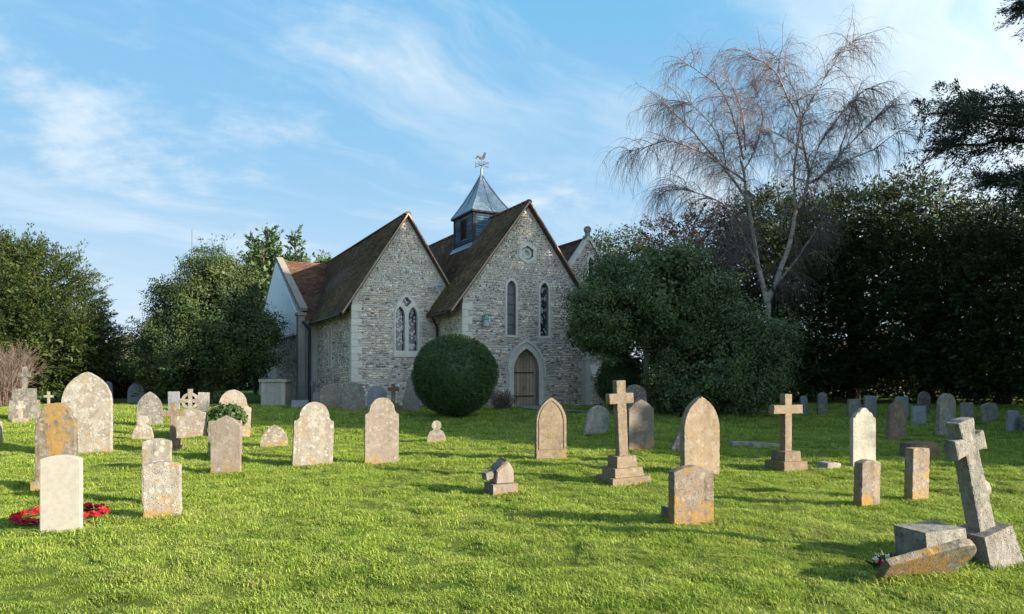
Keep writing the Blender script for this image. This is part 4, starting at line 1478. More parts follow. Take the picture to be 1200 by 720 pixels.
hedge('hedge', (9.5, 42.5, 0), (44, 36.0, 0), 1.9, 1.6, 'yew_leaf_dark', 'dark clipped hedge under the yews behind the right-hand graves', 61, 15000, 0.15)
hedge('hedge', (-25.5, 40.0, 0), (-17.5, 39.0, 0), 2.1, 1.1, 'brown_leaf', 'brown winter beech hedge between the yew and the holly tree', 62, 9000, 0.12)
hedge('hedge', (-75, 62.0, 0), (-16, 58.0, 0), 2.4, 2.2, 'holm_leaf', 'green boundary hedge far behind the brown beech hedge', 63, 9000, 0.3)
tree('bare_tree', base_at(158, 62), [(0, 0, 2.6, 2.2, 2, 1.9), (-2.2, 0, 2.2, 1.8, 1.6, 1.5)], 'small pale sunlit tree far behind the brown beech hedge', 'broad', 'far_leaf', K=330, per=22, seed=64, leaf=(0.2, 0.09), rc=0.35, trunk_r=0.12)


# --- cottages glimpsed through the trees
def cottage(px, d, w, h, rh, label, wall, seed, rz=0.1):
    b = base_at(px, d)
    root = empty('cottage', b, rz, label, 'house')
    bm = bmesh.new()
    box_bm(bm, -w / 2, w / 2, 0, 6, -0.3, h)
    obj('wall', bm, M[wall], root)
    bm = bmesh.new()
    A = [bm.verts.new((-w / 2 - 0.3, y, z)) for y, z in ((-0.4, h - 0.1), (3, h + rh), (6.4, h - 0.1))]
    B = [bm.verts.new((w / 2 + 0.3, y, z)) for y, z in ((-0.4, h - 0.1), (3, h + rh), (6.4, h - 0.1))]
    bm.faces.new(A)
    bm.faces.new(B)
    for i in range(3):
        bm.faces.new((A[i], A[(i + 1) % 3], B[(i + 1) % 3], B[i]))
    rf = obj('roof', bm, M['house_roof'], root)
    bm = bmesh.new()
    box_bm(bm, w * 0.25, w * 0.25 + 0.7, 2.6, 3.4, h, h + rh + 0.9)
    obj('chimney', bm, M['red_brick'], rf)
    for k in (-0.3, 0.05, 0.32):
        bm = bmesh.new()
        box_bm(bm, w * k - 0.5, w * k + 0.5, -0.05, 0.04, 0.9, 2.1)
        wn = obj('window', bm, M['house_white'], root)
        bm = bmesh.new()
        box_bm(bm, w * k - 0.42, w * k - 0.03, -0.07, -0.052, 0.98, 2.02)
        box_bm(bm, w * k + 0.03, w * k + 0.42, -0.07, -0.052, 0.98, 2.02)
        obj('pane', bm, M['dark_glass'], wn)


cottage(1022, 66, 11, 2.6, 2.2, 'red brick cottage glimpsed low between the dark yews', 'red_brick', 1)
cottage(110, 82, 12, 1.6, 1.7, 'low red roofed house glimpsed past the yew above the brown hedge', 'red_brick', 2)
ms = empty('mast', base_at(225, 75), 0, 'thin radio mast rising behind the holly tree', 'mast')
v_, f_ = tube_arrays([(0, 0, 0), (0, 0, 12), (0, 0, 16.8)], [0.06, 0.045, 0.03], 6)
obj('pole', np_mesh('pole', v_, f_), M['mast_grey'], ms)
v_, f_ = tube_arrays([(0, 0, 13), (0.25, 0, 13.1), (0.25, 0, 15.0)], [0.03] * 3, 5)
obj('aerial', np_mesh('aerial', v_, f_), M['mast_grey'], ms)


# --- weeping birch, bare in winter
def birch():
    rng = np.random.default_rng(71)
    D = 27.5
    base = np.array(base_at(898, D))
    root = empty('birch_tree', base, 0, 'tall bare weeping birch with forked pale trunks and drooping twigs', 'tree')
    def L(pts, dd):
        n = len(pts)
        return [np.array(at(x, y, D + dd * i / (n - 1) + (dd0 if i == 0 else dd0))) for i, (x, y) in enumerate(pts)]
    limbs = []          # (points, r0, r1, depth offset start)
    def add(pts, da, db, r0, r1):
        n = len(pts)
        pts = [(905 + (x - 905) * 0.94, y + max(0.0, 140 - y) * 0.13) for x, y in pts]
        P = np.array([at(x, y, D + da + (db - da) * i / (n - 1)) for i, (x, y) in enumerate(pts)])
        # resample smoothly
        t = np.linspace(0, n - 1, n * 5)
        Q = np.stack([np.interp(t, np.arange(n), P[:, k]) for k in range(3)], 1)
        for _ in range(2):
            Q[1:-1] = (Q[:-2] + 2 * Q[1:-1] + Q[2:]) / 4
        Q += np.cumsum(rng.normal(size=Q.shape) * 0.012, 0)
        limbs.append((Q, r0, r1))
        return Q
    add([(898, 470), (900, 410), (899, 352)], 0, 0, 0.27, 0.22)
    add([(899, 356), (893, 325), (887, 300), (877, 238), (869, 187)], 0, 0.3, 0.19, 0.09)
    add([(899, 352), (912, 325), (924, 295), (931, 270), (934, 250), (945, 232), (950, 207), (944, 176), (937, 137)], 0, -0.4, 0.18, 0.065)
    add([(902, 344), (929, 314), (955, 280), (972, 255)], 0, 1.2, 0.09, 0.04)
    add([(887, 300), (865, 290), (845, 285), (815, 281)], 0.1, 1.5, 0.06, 0.02)
    add([(877, 238), (848, 203), (824, 180), (797, 148), (774, 125), (762, 118)], 0.2, 1.5, 0.085, 0.02)
    add([(872, 214), (840, 191), (817, 176), (778, 164), (743, 172), (728, 178)], 0.2, -1.6, 0.075, 0.018)
    add([(869, 187), (860, 152), (848, 117), (828, 90), (803, 74), (788, 68)], 0.3, 0.8, 0.075, 0.018)
    add([(871, 176), (869, 129), (857, 94), (846, 78)], 0.3, -1.2, 0.06, 0.016)
    add([(937, 137), (922, 106), (910, 78), (894, 63), (874, 52), (860, 45)], -0.4, 0.5, 0.06, 0.015)
    add([(939, 140), (957, 109), (972, 78), (988, 47), (1000, 40), (1005, 32)], -0.4, -0.2, 0.06, 0.012)
    add([(934, 245), (932, 205), (935, 176), (941, 144), (934, 110), (918, 72), (910, 58)], -0.3, 1.0, 0.075, 0.015)
    add([(950, 215), (968, 205), (988, 183), (1023, 148), (1050, 125), (1060, 116)], -0.3, 0.8, 0.06, 0.014)
    add([(955, 214), (978, 200), (1003, 187), (1035, 176), (1058, 160), (1068, 155)], -0.3, -1.4, 0.055, 0.014)
    add([(988, 183), (999, 150), (1007, 118), (1020, 100), (1032, 98)], 0.1, -0.7, 0.04, 0.012)
    add([(944, 176), (925, 163), (905, 152), (890, 160)], -0.3, -1.6, 0.04, 0.012)
    add([(869, 200), (885, 175), (893, 140), (890, 110), (880, 95)], 0.3, 1.8, 0.05, 0.013)
    add([(849, 203), (842, 170), (822, 140), (800, 118), (790, 122)], 0.6, 2.3, 0.04, 0.012)
    add([(893, 320), (862, 262), (845, 240), (815, 228), (780, 222), (765, 232)], 0.1, -2.0, 0.06, 0.014)
    add([(948, 215), (962, 170), (985, 140), (1000, 115), (1012, 112)], -0.3, 2.0, 0.045, 0.012)
    trunk_parts, br, tw = [], [], []
    for Q, r0, r1 in limbs:
        rr = np.linspace(r0, r1 * 0.7, len(Q)) * 0.64
        (trunk_parts if r0 > 0.05 else br).append(tube_arrays(Q, rr, 8 if r0 > 0.1 else 6))
    cen = np.array(at(905, 250, D))
    def hang(p, d, length, n, r, grav):
        pts = [p]
        d = unit(d)
        st = length / n
        for i in range(n):
            d = unit(d + np.array([0, 0, -grav]) + rng.normal(size=3) * 0.10)
            pts.append(pts[-1] + d * st)
        return np.array(pts)
    for Q, r0, r1 in limbs[3:] + [(limbs[1][0][12:], .1, .09), (limbs[2][0][18:], .09, .07)]:
        seglen = np.linalg.norm(np.diff(Q, axis=0), axis=1).sum()
        nb = int(seglen * 9.5) + 3
        for _ in range(nb):
            t = rng.uniform(0.06, 1.0)
            i = min(len(Q) - 2, int(t * (len(Q) - 1)))
            p = Q[i]
            tang = unit(Q[i + 1] - Q[i])
            outw = unit((p - cen) * np.array([1, 1, 0.3]))
            d = unit(tang * 0.7 + outw * 0.25 + rng.normal(size=3) * 0.75 + np.array([0, 0, 0.25]))
            b = hang(p, d, rng.uniform(0.5, 1.7), 7, 0.01, 0.13)
            br.append(tube_arrays(b, np.linspace(0.013, 0.005, len(b)), 4))
            for _ in range(rng.integers(11, 17)):
                j = rng.integers(1, len(b))
                dd = unit(unit(b[j] - b[j - 1]) * 0.6 + rng.normal(size=3) * 0.5 + np.array([0, 0, -0.15]))
                c = hang(b[j], dd, rng.uniform(0.4, 1.3), 4, 0.005, 0.46)
                tw.append(tube_arrays(c, np.linspace(0.0044, 0.0024, len(c)), 3))
    trunk_obj(trunk_parts[:3], 'bark_birch', root)
    trunk_obj(trunk_parts[3:], 'branch_birch', root, 'limbs')
    c = trunk_obj(br, 'twig_birch', root, 'branches')
    c = trunk_obj(tw, 'twig_birch', root, 'crown')


birch()


# --- conifer at the right edge: only its boughs reach into the picture
def conifer(name, base, h, label, tiers, seed, rad, group=None, K=40):
    rng = np.random.default_rng(seed)
    b = np.array(base, float)
    root = empty(name, base, 0, label, 'tree', group)
    tp = [limb(b - np.array([0, 0, 0.3]), b + np.array([0, 0, h]), 0.42, 0.06, rng, 10, 0.03)]
    Cs, Ns = [], []
    for z, az, ln in tiers:
        d = np.array([math.cos(az), math.sin(az), 0])
        p0 = b + np.array([0, 0, z])
        tip = p0 + d * ln + np.array([0, 0, ln * 0.10])
        tp.append(limb(p0, tip, 0.10, 0.02, rng, 8, 0.16, 0.05))
        for k in range(K if abs(az - math.pi) < 0.6 else 12):
            t = rng.uniform(0.25, 1.02)
            q = p0 + (tip - p0) * t + np.array([-d[1], d[0], 0]) * rng.normal() * 0.60 * ln * 0.25 * (1.2 - t * 0.6) + np.array([0, 0, rng.normal() * 0.09 + 0.05 * ln * math.sin(math.pi * t)])
            Cs.append(q)
            Ns.append(unit(d * 0.8 + rng.normal(size=3) * 0.6))
    Cs, Ns = np.array(Cs), np.array(Ns)
    crown_obj([sprays(rng, Cs, Ns, 130, 0.80, 0.60, 0.10, 0.026, 0.05, 0.40, 0.35), clumps(rng, Cs, Ns, 40, 0.16, 0.10, 0.035, 0.5, 0.3, 0.4)], 'cedar_needle', root)
    trunk_obj(tp, 'bark_brown', root)


rr_ = random.Random(9)
tiers = [(8.35, math.pi + 0.05, 5.2), (8.0, math.pi - 0.30, 4.4), (6.7, math.pi + 0.02, 3.5), (8.8, math.pi - 0.10, 4.3), (8.1, math.pi + 0.12, 4.6), (6.4, math.pi + 0.30, 3.3), (11.6, math.pi + 0.1, 2.6)]
z = 5.2
while z < 15.0:
    for k in range(3):
        a = rr_.uniform(-math.pi * 0.45, math.pi * 0.45)
        tiers.append((z, a, (16.2 - z) * 0.42 + rr_.uniform(-0.4, 0.5)))
    z += 0.8
conifer('conifer_tree', (16.9, 20.0, zg(16.9, 20.0)), 15.6, 'tall dark conifer whose drooping boughs reach in above the right-hand yews', tiers, 81, 5)

# --- neighbours to the right of the view whose shade falls over the back of the churchyard
SG = 'trees along the sunny side'
tree('yew_tree', (23.2, 11.0, 0.0), [(0, 0, 5.2, 3.9, 3.9, 4.4), (0, 0, 8.6, 2.6, 2.6, 2.8)], 'large yew near the lane, its shade falling across the middle graves', 'yew', 'yew_leaf_dark', K=1100, per=30, seed=91, leaf=(0.32, 0.16), spray=1.2, group=SG)
tree('shade_evergreen', (28.0, 15.5, 0.1), [(0, 0, 6.0, 4.3, 4.3, 5.4), (0, 0, 11.6, 3.9, 3.9, 4.4), (0, 0, 15.6, 2.6, 2.6, 2.6)], 'tallest unseen evergreen, made tall and dense to shade the church front', 'yew', 'yew_leaf_dark', K=1150, per=26, seed=92, leaf=(0.36, 0.19), spray=1.2, group=SG)  # out of view; made tall and dense to shade the church front
tree('shade_evergreen', (27.0, 22.8, 0.1), [(0, 0, 5.6, 4.2, 4.2, 5.0), (0, 0, 11.0, 3.8, 3.8, 4.2), (0, 0, 14.8, 2.6, 2.6, 2.6)], 'tall unseen evergreen behind the conifer, made dense to shade the church front', 'yew', 'yew_leaf_dark', K=1150, per=26, seed=93, leaf=(0.36, 0.19), spray=1.2, group=SG)  # also unseen; height and leaf mass set to keep sun off the church



# --- bare shrubs
def bare_shrub(name, base, h, w, n, label, seed, mat='twig_grey'):
    rng = np.random.default_rng(seed)
    b = np.array(base, float)
    root = empty(name, base, 0, label, 'shrub')
    parts = []
    for _ in range(n):
        a = rng.uniform(0, 2 * np.pi)
        r = w * 0.25 * rng.random()
        p = b + np.array([r * math.cos(a), r * math.sin(a), -0.03])
        d = unit(np.array([math.cos(a) * rng.uniform(0, 0.6) * w / h, math.sin(a) * rng.uniform(0, 0.6) * w / h, 1.0]))
        ln = h * rng.uniform(0.5, 1.05)
        pts = [p]
        for i in range(6):
            d = unit(d + rng.normal(size=3) * 0.10)
            pts.append(pts[-1] + d * ln / 6)
        pts = np.array(pts)
        parts.append(tube_arrays(pts, np.linspace(0.013, 0.004, 7), 3))
        for _ in range(3):
            j = rng.integers(2, 6)
            d2 = unit(d + rng.normal(size=3) * 0.55)
            q = np.array([pts[j] + d2 * ln * 0.3 * k / 3 + rng.normal(size=3) * 0.015 for k in range(4)])
            parts.append(tube_arrays(q, np.linspace(0.007, 0.003, 4), 3))
    trunk_obj(parts, mat, root, 'stems')


hedge('hedge', (30.5, 7.0, 0), (43.5, 36.0, 0), 3.4, 1.8, 'yew_leaf_dark', 'tall dark hedge added out of view to block low sun under the yews', 65, 12000, 0.22)  # added out of view to stop low sun passing under the right-hand yews
bare_shrub('bare_shrub', base_at(2, 28.5), 2.55, 1.9, 420, 'bare brown twiggy shrub in front of the left-hand yew', 95)
gb = ground_at(588, 480.5)
bare_shrub('bare_shrub', gb, 0.85, 1.0, 170, 'small bare shrub against the wall left of the church door', 96)
# ------------------------------------------------------------------ graves
PHI = 20.0


def jitter(pts, rng, amp=0.004, step=0.035):
    """resample an outline and roughen it a little, as weathered stone"""
    out = []
    n = len(pts)
    for i in range(n):
        a, b = Vector(pts[i]), Vector(pts[(i + 1) % n])
        k = max(1, int((b - a).length / step))
        for j in range(k):
            p = a + (b - a) * j / k
            out.append((p.x + rng.uniform(-amp, amp), p.y + rng.uniform(-amp, amp)))
    return out


def outline(kind, W, H, rng):
    h = W / 2
    b = -0.12
    if kind == 'gothic':
        return arch_pts(0, h, b, H - W * 0.78, H, 9)
    if kind == 'lowgothic':
        return arch_pts(0, h, b, H - W * 0.70, H, 9)
    if kind == 'round':
        return arch_pts(0, h, b, H - h * 0.98, H, 10)
    if kind == 'flat':
        return [(-h, b), (h, b), (h, H - 0.012), (h - 0.02, H), (-h + 0.02, H), (-h, H - 0.012)]
    if kind == 'camber':
        r = []
        for k in range(9):
            a = -1 + 2 * k / 8
            r.append((-a * h, H - W * 0.11 * a * a))
        return [(-h, b), (h, b)] + r
    if kind == 'peak':
        return [(-h, b), (h, b), (h, H - W * 0.36), (h * 0.55, H - W * 0.14), (0, H), (-h * 0.55, H - W * 0.14), (-h, H - W * 0.36)]
    if kind == 'lowpeak':
        return [(-h, b), (h, b), (h, H - W * 0.17), (0, H), (-h, H - W * 0.17)]
    if kind == 'shoulder':
        zs = H - W * 0.52
        r = [(h, zs - 0.02), (h * 0.98, zs + 0.02), (h * 0.86, zs + 0.03), (h * 0.80, zs + 0.06)]
        arc = [(h * 0.76 * math.cos(a), zs + 0.07 + (H - zs - 0.07) * math.sin(a)) for a in [math.pi / 2 * k / 8 for k in range(9)]]
        right = r + arc
        return [(-h, b), (h, b)] + right + [(-x, z) for x, z in reversed(right[:-1])]
    if kind == 'ogee':
        zs = H - W * 0.44
        right = [(h, zs - 0.02), (h * 0.98, zs + 0.02), (h * 0.90, zs + 0.04), (h * 0.80, zs + 0.04), (h * 0.76, zs + 0.07), (h * 0.68, zs + W * 0.22), (h * 0.56, zs + W * 0.27), (h * 0.44, zs + W * 0.27), (h * 0.40, zs + W * 0.31), (h * 0.30, H - 0.03), (h * 0.15, H - 0.006), (0, H)]
        return [(-h, b), (h, b)] + right + [(-x, z) for x, z in reversed(right[:-1])]
    if kind == 'skittle':           # round disc on sloping shoulders
        rd = W * 0.26
        zc = H - rd
        zs = H - 2 * rd + 0.02
        right = [(h, 0.10), (h * 0.92, zs * 0.55), (h * 0.74, zs * 0.82), (rd * 0.62, zs)]
        arc = [(rd * math.cos(a), zc + rd * math.sin(a)) for a in [-0.9 + (math.pi / 2 + 0.9) * k / 8 for k in range(9)]]
        right += arc
        return [(-h, b), (h, b)] + right + [(-x, z) for x, z in reversed(right[:-1])]
    if kind == 'taper':
        return [(-h, b), (h, b), (h * 0.80, H * 0.35), (h * 0.42, H * 0.75), (h * 0.28, H - 0.05), (0, H), (-h * 0.28, H - 0.05), (-h * 0.42, H * 0.75), (-h * 0.80, H * 0.35)]
    raise ValueError(kind)


def slab_bm(pts, T, bev=0.010):
    bm = poly_bm(pts, -T / 2, T)
    bmesh.ops.recalc_face_normals(bm, faces=bm.faces)
    es = [e for e in bm.edges if len(e.link_faces) == 2 and any(len(f.verts) > 6 for f in e.link_faces)]
    bmesh.ops.bevel(bm, geom=es, offset=bev, segments=2, profile=0.6, affect='EDGES', clamp_overlap=True)
    return bm


def size_from(xl, xr, top, base, T, phi):
    g = ground_at((xl + xr) / 2, base)
    sc = F / g.y
    tb = g.x / g.y
    c, s = math.cos(R(phi)), math.sin(R(phi))
    W = ((xr - xl) / sc - T * abs(s + tb * c)) / (c - tb * s)
    return g, max(W, 0.08), (base - top) / sc


GR = 'gravestones in the churchyard'


def stone(kind, xl, xr, top, base, mat, label, T=0.10, phi=PHI, side=0.0, back=0.0, seed=None, name='gravestone', plinth=None, recess=False, group=None, rough=0.004):
    """side: lean in its own plane (deg, + = to the right); back: lean away from the viewer"""
    seed = seed if seed is not None else int(xl * 7 + top)
    rng = random.Random(seed)
    g, W, H = size_from(xl, xr, top, base, T, phi)
    root = empty(name, g, R(phi), label, 'gravestone', group or GR)
    rot = (R(-back), R(side), 0)
    bm = slab_bm(jitter(outline(kind, W, H, rng), rng, rough), T)
    body = obj('slab', bm, M[mat], root, (0, 0, 0), rot)
    if plinth:
        pw, ph = plinth
        bm = bmesh.new()
        box_bm(bm, -W / 2 - pw, W / 2 + pw, -T / 2 - pw, T / 2 + pw, -0.12, ph)
        bevel_all(bm, 0.015)
        obj('plinth', bm, M[mat], root, (0, 0, 0), rot)
    if recess:
        # sunk inscription panel
        inn = [(x * 0.80, z * 0.90 + 0.05 * H) for x, z in outline(kind, W, H, rng)]
        inn = [(x, max(z, 0.18 * H)) for x, z in inn]
        outr = [(x * 1.06, (z - 0.5 * H) * 1.03 + 0.5 * H) for x, z in inn]
        bm = panel_bm(outr, [inn], -T / 2 - 0.012, 0.02)
        obj('raised_border', bm, M[mat], body)
    return root


def cross_pts(H, sw, aw, ah, az, flare=0.0):
    """latin cross outline: shaft width sw, arm span aw, arm height ah, arm centre az"""
    s, a = sw / 2, aw / 2
    f = flare
    return [(-s * (1 + f), -0.03), (s * (1 + f), -0.03), (s, az - ah / 2), (a, az - ah / 2 * (1 + f)), (a, az + ah / 2 * (1 + f)), (s, az + ah / 2), (s * (1 + f), H), (-s * (1 + f), H),
            (-s, az + ah / 2), (-a, az + ah / 2 * (1 + f)), (-a, az - ah / 2 * (1 + f)), (-s, az - ah / 2)]


def cross(px, top, base, armw, mat, label, steps=(), T=None, phi=PHI, side=0.0, back=0.0, sw=None, armz=0.78, ah=None, flare=0.0, name='stone_cross', seed=1, group=None):
    """px sizes: armw = arm span; steps = [(width_m, depth_m, height_m)] from the bottom"""
    rng = random.Random(seed * 31 + int(px))
    g = ground_at(px, base)
    sc = F / g.y
    H = (base - top) / sc
    root = empty(name, g, R(phi), label, 'cross', group)
    z = 0.0
    rot = Euler((R(-back), R(side), 0)).to_matrix().to_4x4()
    for i, (w, d, h) in enumerate(steps):
        bm = bmesh.new()
        zb = z - (0.14 if i == 0 else -0.001)
        vs = box_bm(bm, -w / 2, w / 2, -d / 2, d / 2, zb, z + h)
        for v in vs:
            if v.co.z > z + h - 0.001:
                v.co.x *= 0.94
                v.co.y *= 0.94
            v.co += Vector((rng.uniform(-1, 1), rng.uniform(-1, 1), 0)) * 0.006
        bevel_all(bm, 0.016, 2)
        bmesh.ops.transform(bm, matrix=rot, verts=bm.verts)
        obj('base_step', bm, M[mat], root)
        z += h
    tb = g.x / g.y
    c, s = math.cos(R(phi)), math.sin(R(phi))
    sw = sw if sw else 0.14
    T = T if T else sw * 0.85
    aw = (armw / sc - T * abs(s + tb * c)) / (c - tb * s)
    hh = H - z
    pts = jitter(cross_pts(hh, sw, aw, ah or sw, hh * armz, flare), rng, 0.003)
    bm = slab_bm(pts, T, 0.012)
    bmesh.ops.transform(bm, matrix=rot @ Matrix.Translation((0, 0, z)), verts=bm.verts)
    obj('cross_shaft', bm, M[mat], root)
    return root


# ---- left part of the churchyard, front to back
stone('camber', 46.5, 98, 533, 624, 'portland_white', 'plain clean white war grave headstone with a poppy wreath behind it', T=0.085, phi=13, rough=0.0)
stone('shoulder', 41, 92, 472, 575, 'limestone_ochre', 'round shouldered headstone crusted with yellow lichen, behind the white war grave', T=0.14, phi=16, plinth=(0.04, 0.16), recess=False)
stone('lowgothic', 72, 133, 436, 533, 'limestone_pale', 'tallest pale arched headstone, mottled with lichen, behind the yellow-crusted one', T=0.13, phi=14)
stone('camber', 168, 214, 541, 608, 'limestone_pale', 'square lichen spotted footstone with orange patches along its foot', T=0.11, phi=16, side=-0.5)
stone('camber', 166, 202, 514, 590, 'limestone_pale', 'plain lichen spotted headstone close behind the square orange-patched footstone', T=0.10, phi=15)
stone('skittle', 154.5, 180.5, 487, 517, 'limestone_pale', 'small disc-topped stone with sloping shoulders, left of the brown cross', T=0.10, phi=14)
stone('gothic', 160, 191, 459, 499, 'stone_dark', 'dark grey pointed headstone behind the small disc-topped stone', T=0.10)
cross(203, 472, 527, 30, 'sandstone_brown', 'brown stone cross on a low block, left of the ring-cross headstone', steps=[(0.42, 0.30, 0.10), (0.30, 0.22, 0.14)], sw=0.12, armz=0.70)
stone('lowpeak', 203, 243, 478, 514, 'limestone_pale', 'pale shouldered headstone crowned with a pierced ring cross', T=0.11, phi=15, name='gravestone')
# ring cross on the crest of that stone
g_, W_, H_ = size_from(203, 243, 478, 514, 0.11, 15)
rc_root = [o for o in COL.objects if o.get('label', '').startswith('pale shouldered headstone crowned')][0]
rad = 0.20
zc = H_ + 0.17
ring = panel_bm([(rad * math.cos(k * math.pi / 12), zc + rad * math.sin(k * math.pi / 12)) for k in range(24)],
                [[(rad * 0.68 * math.cos(k * math.pi / 12), zc + rad * 0.68 * math.sin(k * math.pi / 12)) for k in range(24)]], -0.04, 0.08)
obj('ring', ring, M['limestone_pale'], rc_root)
bm = slab_bm([(x, z + zc - 0.27) for x, z in cross_pts(0.56, 0.085, 0.52, 0.085, 0.27, 0.35)], 0.095, 0.008)
obj('crest_cross', bm, M['limestone_pale'], rc_root)
stone('shoulder', 249, 293, 457, 513, 'limestone_pink', 'broad round shouldered headstone behind the ivy clump, leaning back', T=0.12, back=4, side=3)
stone('peak', 246.5, 283, 487, 556, 'limestone_pink', 'low peaked headstone in front of the ivy clump, orange at its foot', T=0.10, phi=12)
stone('flat', 244, 284, 493, 536, 'limestone_warm', 'low flat-topped stone overgrown with ivy', T=0.10, phi=12)
stone('lowgothic', 305, 338, 498, 525, 'limestone_warm', 'small low pointed stone standing alone left of the pale shouldered headstone', T=0.10, phi=18)
stone('shoulder', 342, 390, 471, 547, 'limestone_pale', 'pale round shouldered headstone with a grey patch low on its right side', T=0.11, phi=24, side=2.0)
stone('shoulder', 426.5, 467, 466, 544, 'limestone_pink', 'pale pink shouldered headstone with a chipped left shoulder', T=0.10, phi=20, side=0.6)
stone('skittle', 500, 522.5, 493, 519, 'limestone_pale', 'small pale disc-topped stone alone on the open grass before the clipped bush', T=0.09, phi=12)
stone('round', -14, 3.5, 492, 522, 'limestone_pale', 'pale headstone alone on the grass before the bare brown shrub', T=0.10)

# broken cross on a block
g = ground_at(588, 578)
rt = empty('broken_monument', g, R(24), 'broken stone monument with steep little roof and a fallen arm stub', 'monument')
bm = bmesh.new()
box_bm(bm, -0.20, 0.18, -0.17, 0.17, -0.12, 0.15)
bevel_all(bm, 0.015, 2)
obj('plinth', bm, M['limestone_pink'], rt)
bm = poly_bm([(-0.14, 0.152), (0.13, 0.152), (0.13, 0.33), (0.06, 0.45), (-0.03, 0.46), (-0.12, 0.34)], -0.13, 0.26)
bevel_all(bm, 0.012)
obj('block', bm, M['limestone_pink'], rt)
bm = bmesh.new()
bar_bm(bm, (-0.115, 0.02, 0.335), (0.045, 0.0, 0.478), 0.30, 0.035, (-0.6, 0, 1))
obj('cap_slab', bm, M['sandstone_tan'], rt)
bm = bmesh.new()
bar_bm(bm, (-0.29, -0.05, 0.26), (-0.12, -0.01, 0.29), 0.12, 0.10)
bevel_all(bm, 0.02)
obj('arm_stub', bm, M['stone_dark'], rt)

# ---- middle
stone('gothic', 626.5, 664, 466, 539, 'sandstone_tan', 'pointed tan headstone with a lichened carved panel facing the church door', T=0.11, phi=17, recess=True)
cross(730, 446, 566, 33, 'sandstone_tan', 'tall plain stone cross on three stepped blocks, leaning slightly left', steps=[(0.66, 0.60, 0.12), (0.48, 0.44, 0.13), (0.34, 0.31, 0.17)], sw=0.155, armz=0.76, side=-2.6, ah=0.155)
stone('round', 683, 711, 475, 510, 'granite_grey', 'grey blotched headstone leaning to the right behind the tall stone cross', T=0.09, side=13, phi=22)
stone('peak', 735, 766.5, 468, 529, 'limestone_pink', 'pinkish peaked headstone with a dark wedge of shade at its foot', T=0.09, phi=18)
stone('round', 729, 758, 451, 512, 'stone_dark', 'dark mossy round-topped headstone behind the pinkish peaked one', T=0.10)
stone('gothic', 797, 843.5, 465, 557, 'sandstone_tan', 'tall pointed tan headstone with smooth streaked face', T=0.13, phi=20)
stone('camber', 783, 836.5, 546, 614, 'stone_footred', 'low square streaked footstone in front of the tall pointed tan headstone', T=0.13, phi=17)
stone('flat', 784, 803, 505, 530, 'stone_dark', 'dark slanted broken stone beside the tall pointed tan headstone', T=0.08, side=28)
g = ground_at(785, 608)
bm = bmesh.new()
box_bm(bm, -0.06, 0.06, -0.08, 0.08, -0.06, 0.14)
bevel_all(bm, 0.015)
o = obj('stone_stub', bm, M['stone_dark'], None, g, (0, 0, R(25)))
tag(o, 'little dark stub of stone beside the streaked footstone', 'stone')

# ---- right
cross(921, 462, 551, 40, 'sandstone_tan', 'stone cross on square stepped base in front of the spreading shrub', steps=[(0.52, 0.50, 0.17), (0.36, 0.34, 0.17)], sw=0.15, armz=0.73, phi=22, ah=0.15)
stone('ogee', 995.5, 1026.5, 478, 546, 'stone_ivory', 'clean ivory headstone with scrolled shoulders', T=0.09, phi=14, rough=0.0)
stone('camber', 999.5, 1031, 539, 595, 'stone_footred', 'reddish lichened footstone right in front of the clean ivory headstone', T=0.13, phi=20, side=2.0)
stone('flat', 1059, 1088.5, 525, 588, 'stone_footred', 'narrow flat-topped orange lichened pillar stone left of the leaning granite cross', T=0.13, phi=20, side=1.5)
stone('gothic', 1037, 1061, 468, 516, 'sandstone_brown', 'dark brown pointed headstone leaning right, behind the low broken block', T=0.10, side=5, phi=18)
stone('round', 1096, 1119, 461, 512, 'limestone_pale', 'pale round-topped headstone mottled white, behind the arms of the leaning granite cross', T=0.10, side=3)
for (xl, xr, y0, y1, h, mt, lab) in [(958, 984, 538, 550, 0.13, 'granite_grey', 'small low grey block on the grass between the stepped cross and the ivory headstone'),
                                     (1050, 1104, 513, 537, 0.34, 'sandstone_brown', 'low broken brown block lying behind the narrow orange pillar stone')]:
    g = ground_at((xl + xr) / 2, y1)
    w = (xr - xl) / F * g.y * 0.85
    bm = poly_bm([(-w / 2, -0.08), (w / 2, -0.08), (w / 2, h * 0.85), (w * 0.1, h), (-w / 2 + 0.04, h * 0.92)], -0.12, 0.26)
    bevel_all(bm, 0.02, 2)
    tag(obj('stone_block', bm, M[mt], None, g, (0, 0, R(18))), lab, 'stone')
g = ground_at(1148, 580)
bm = bmesh.new()
bmesh.ops.create_icosphere(bm, subdivisions=3, radius=0.16)
for v in bm.verts:
    v.co.y *= 0.55
    v.co.z *= 0.85
    v.co *= 1 + 0.10 * mnoise.noise(v.co * 7)
for f in bm.faces:
    f.smooth = True
tag(obj('boulder', bm, M['limestone_pale'], None, g + Vector((0, 0, 0.10)), (0, 0.3, 0)), 'small pale rounded boulder just behind the leaning granite cross', 'stone')
# kerb slabs in the grass
for k, (px, py) in enumerate([(872, 523), (896, 525)]):
    g = ground_at(px, py)
    bm = bmesh.new()
    box_bm(bm, -0.32, 0.32, -0.10, 0.10, -0.08, 0.10)
    bevel_all(bm, 0.015)
    tag(obj('kerb_slab', bm, M['granite_grey'], None, g, (0, R(2), R(8))), 'low grey kerb slab in the grass behind the stepped cross', 'stone', 'kerb slabs behind the stepped cross')

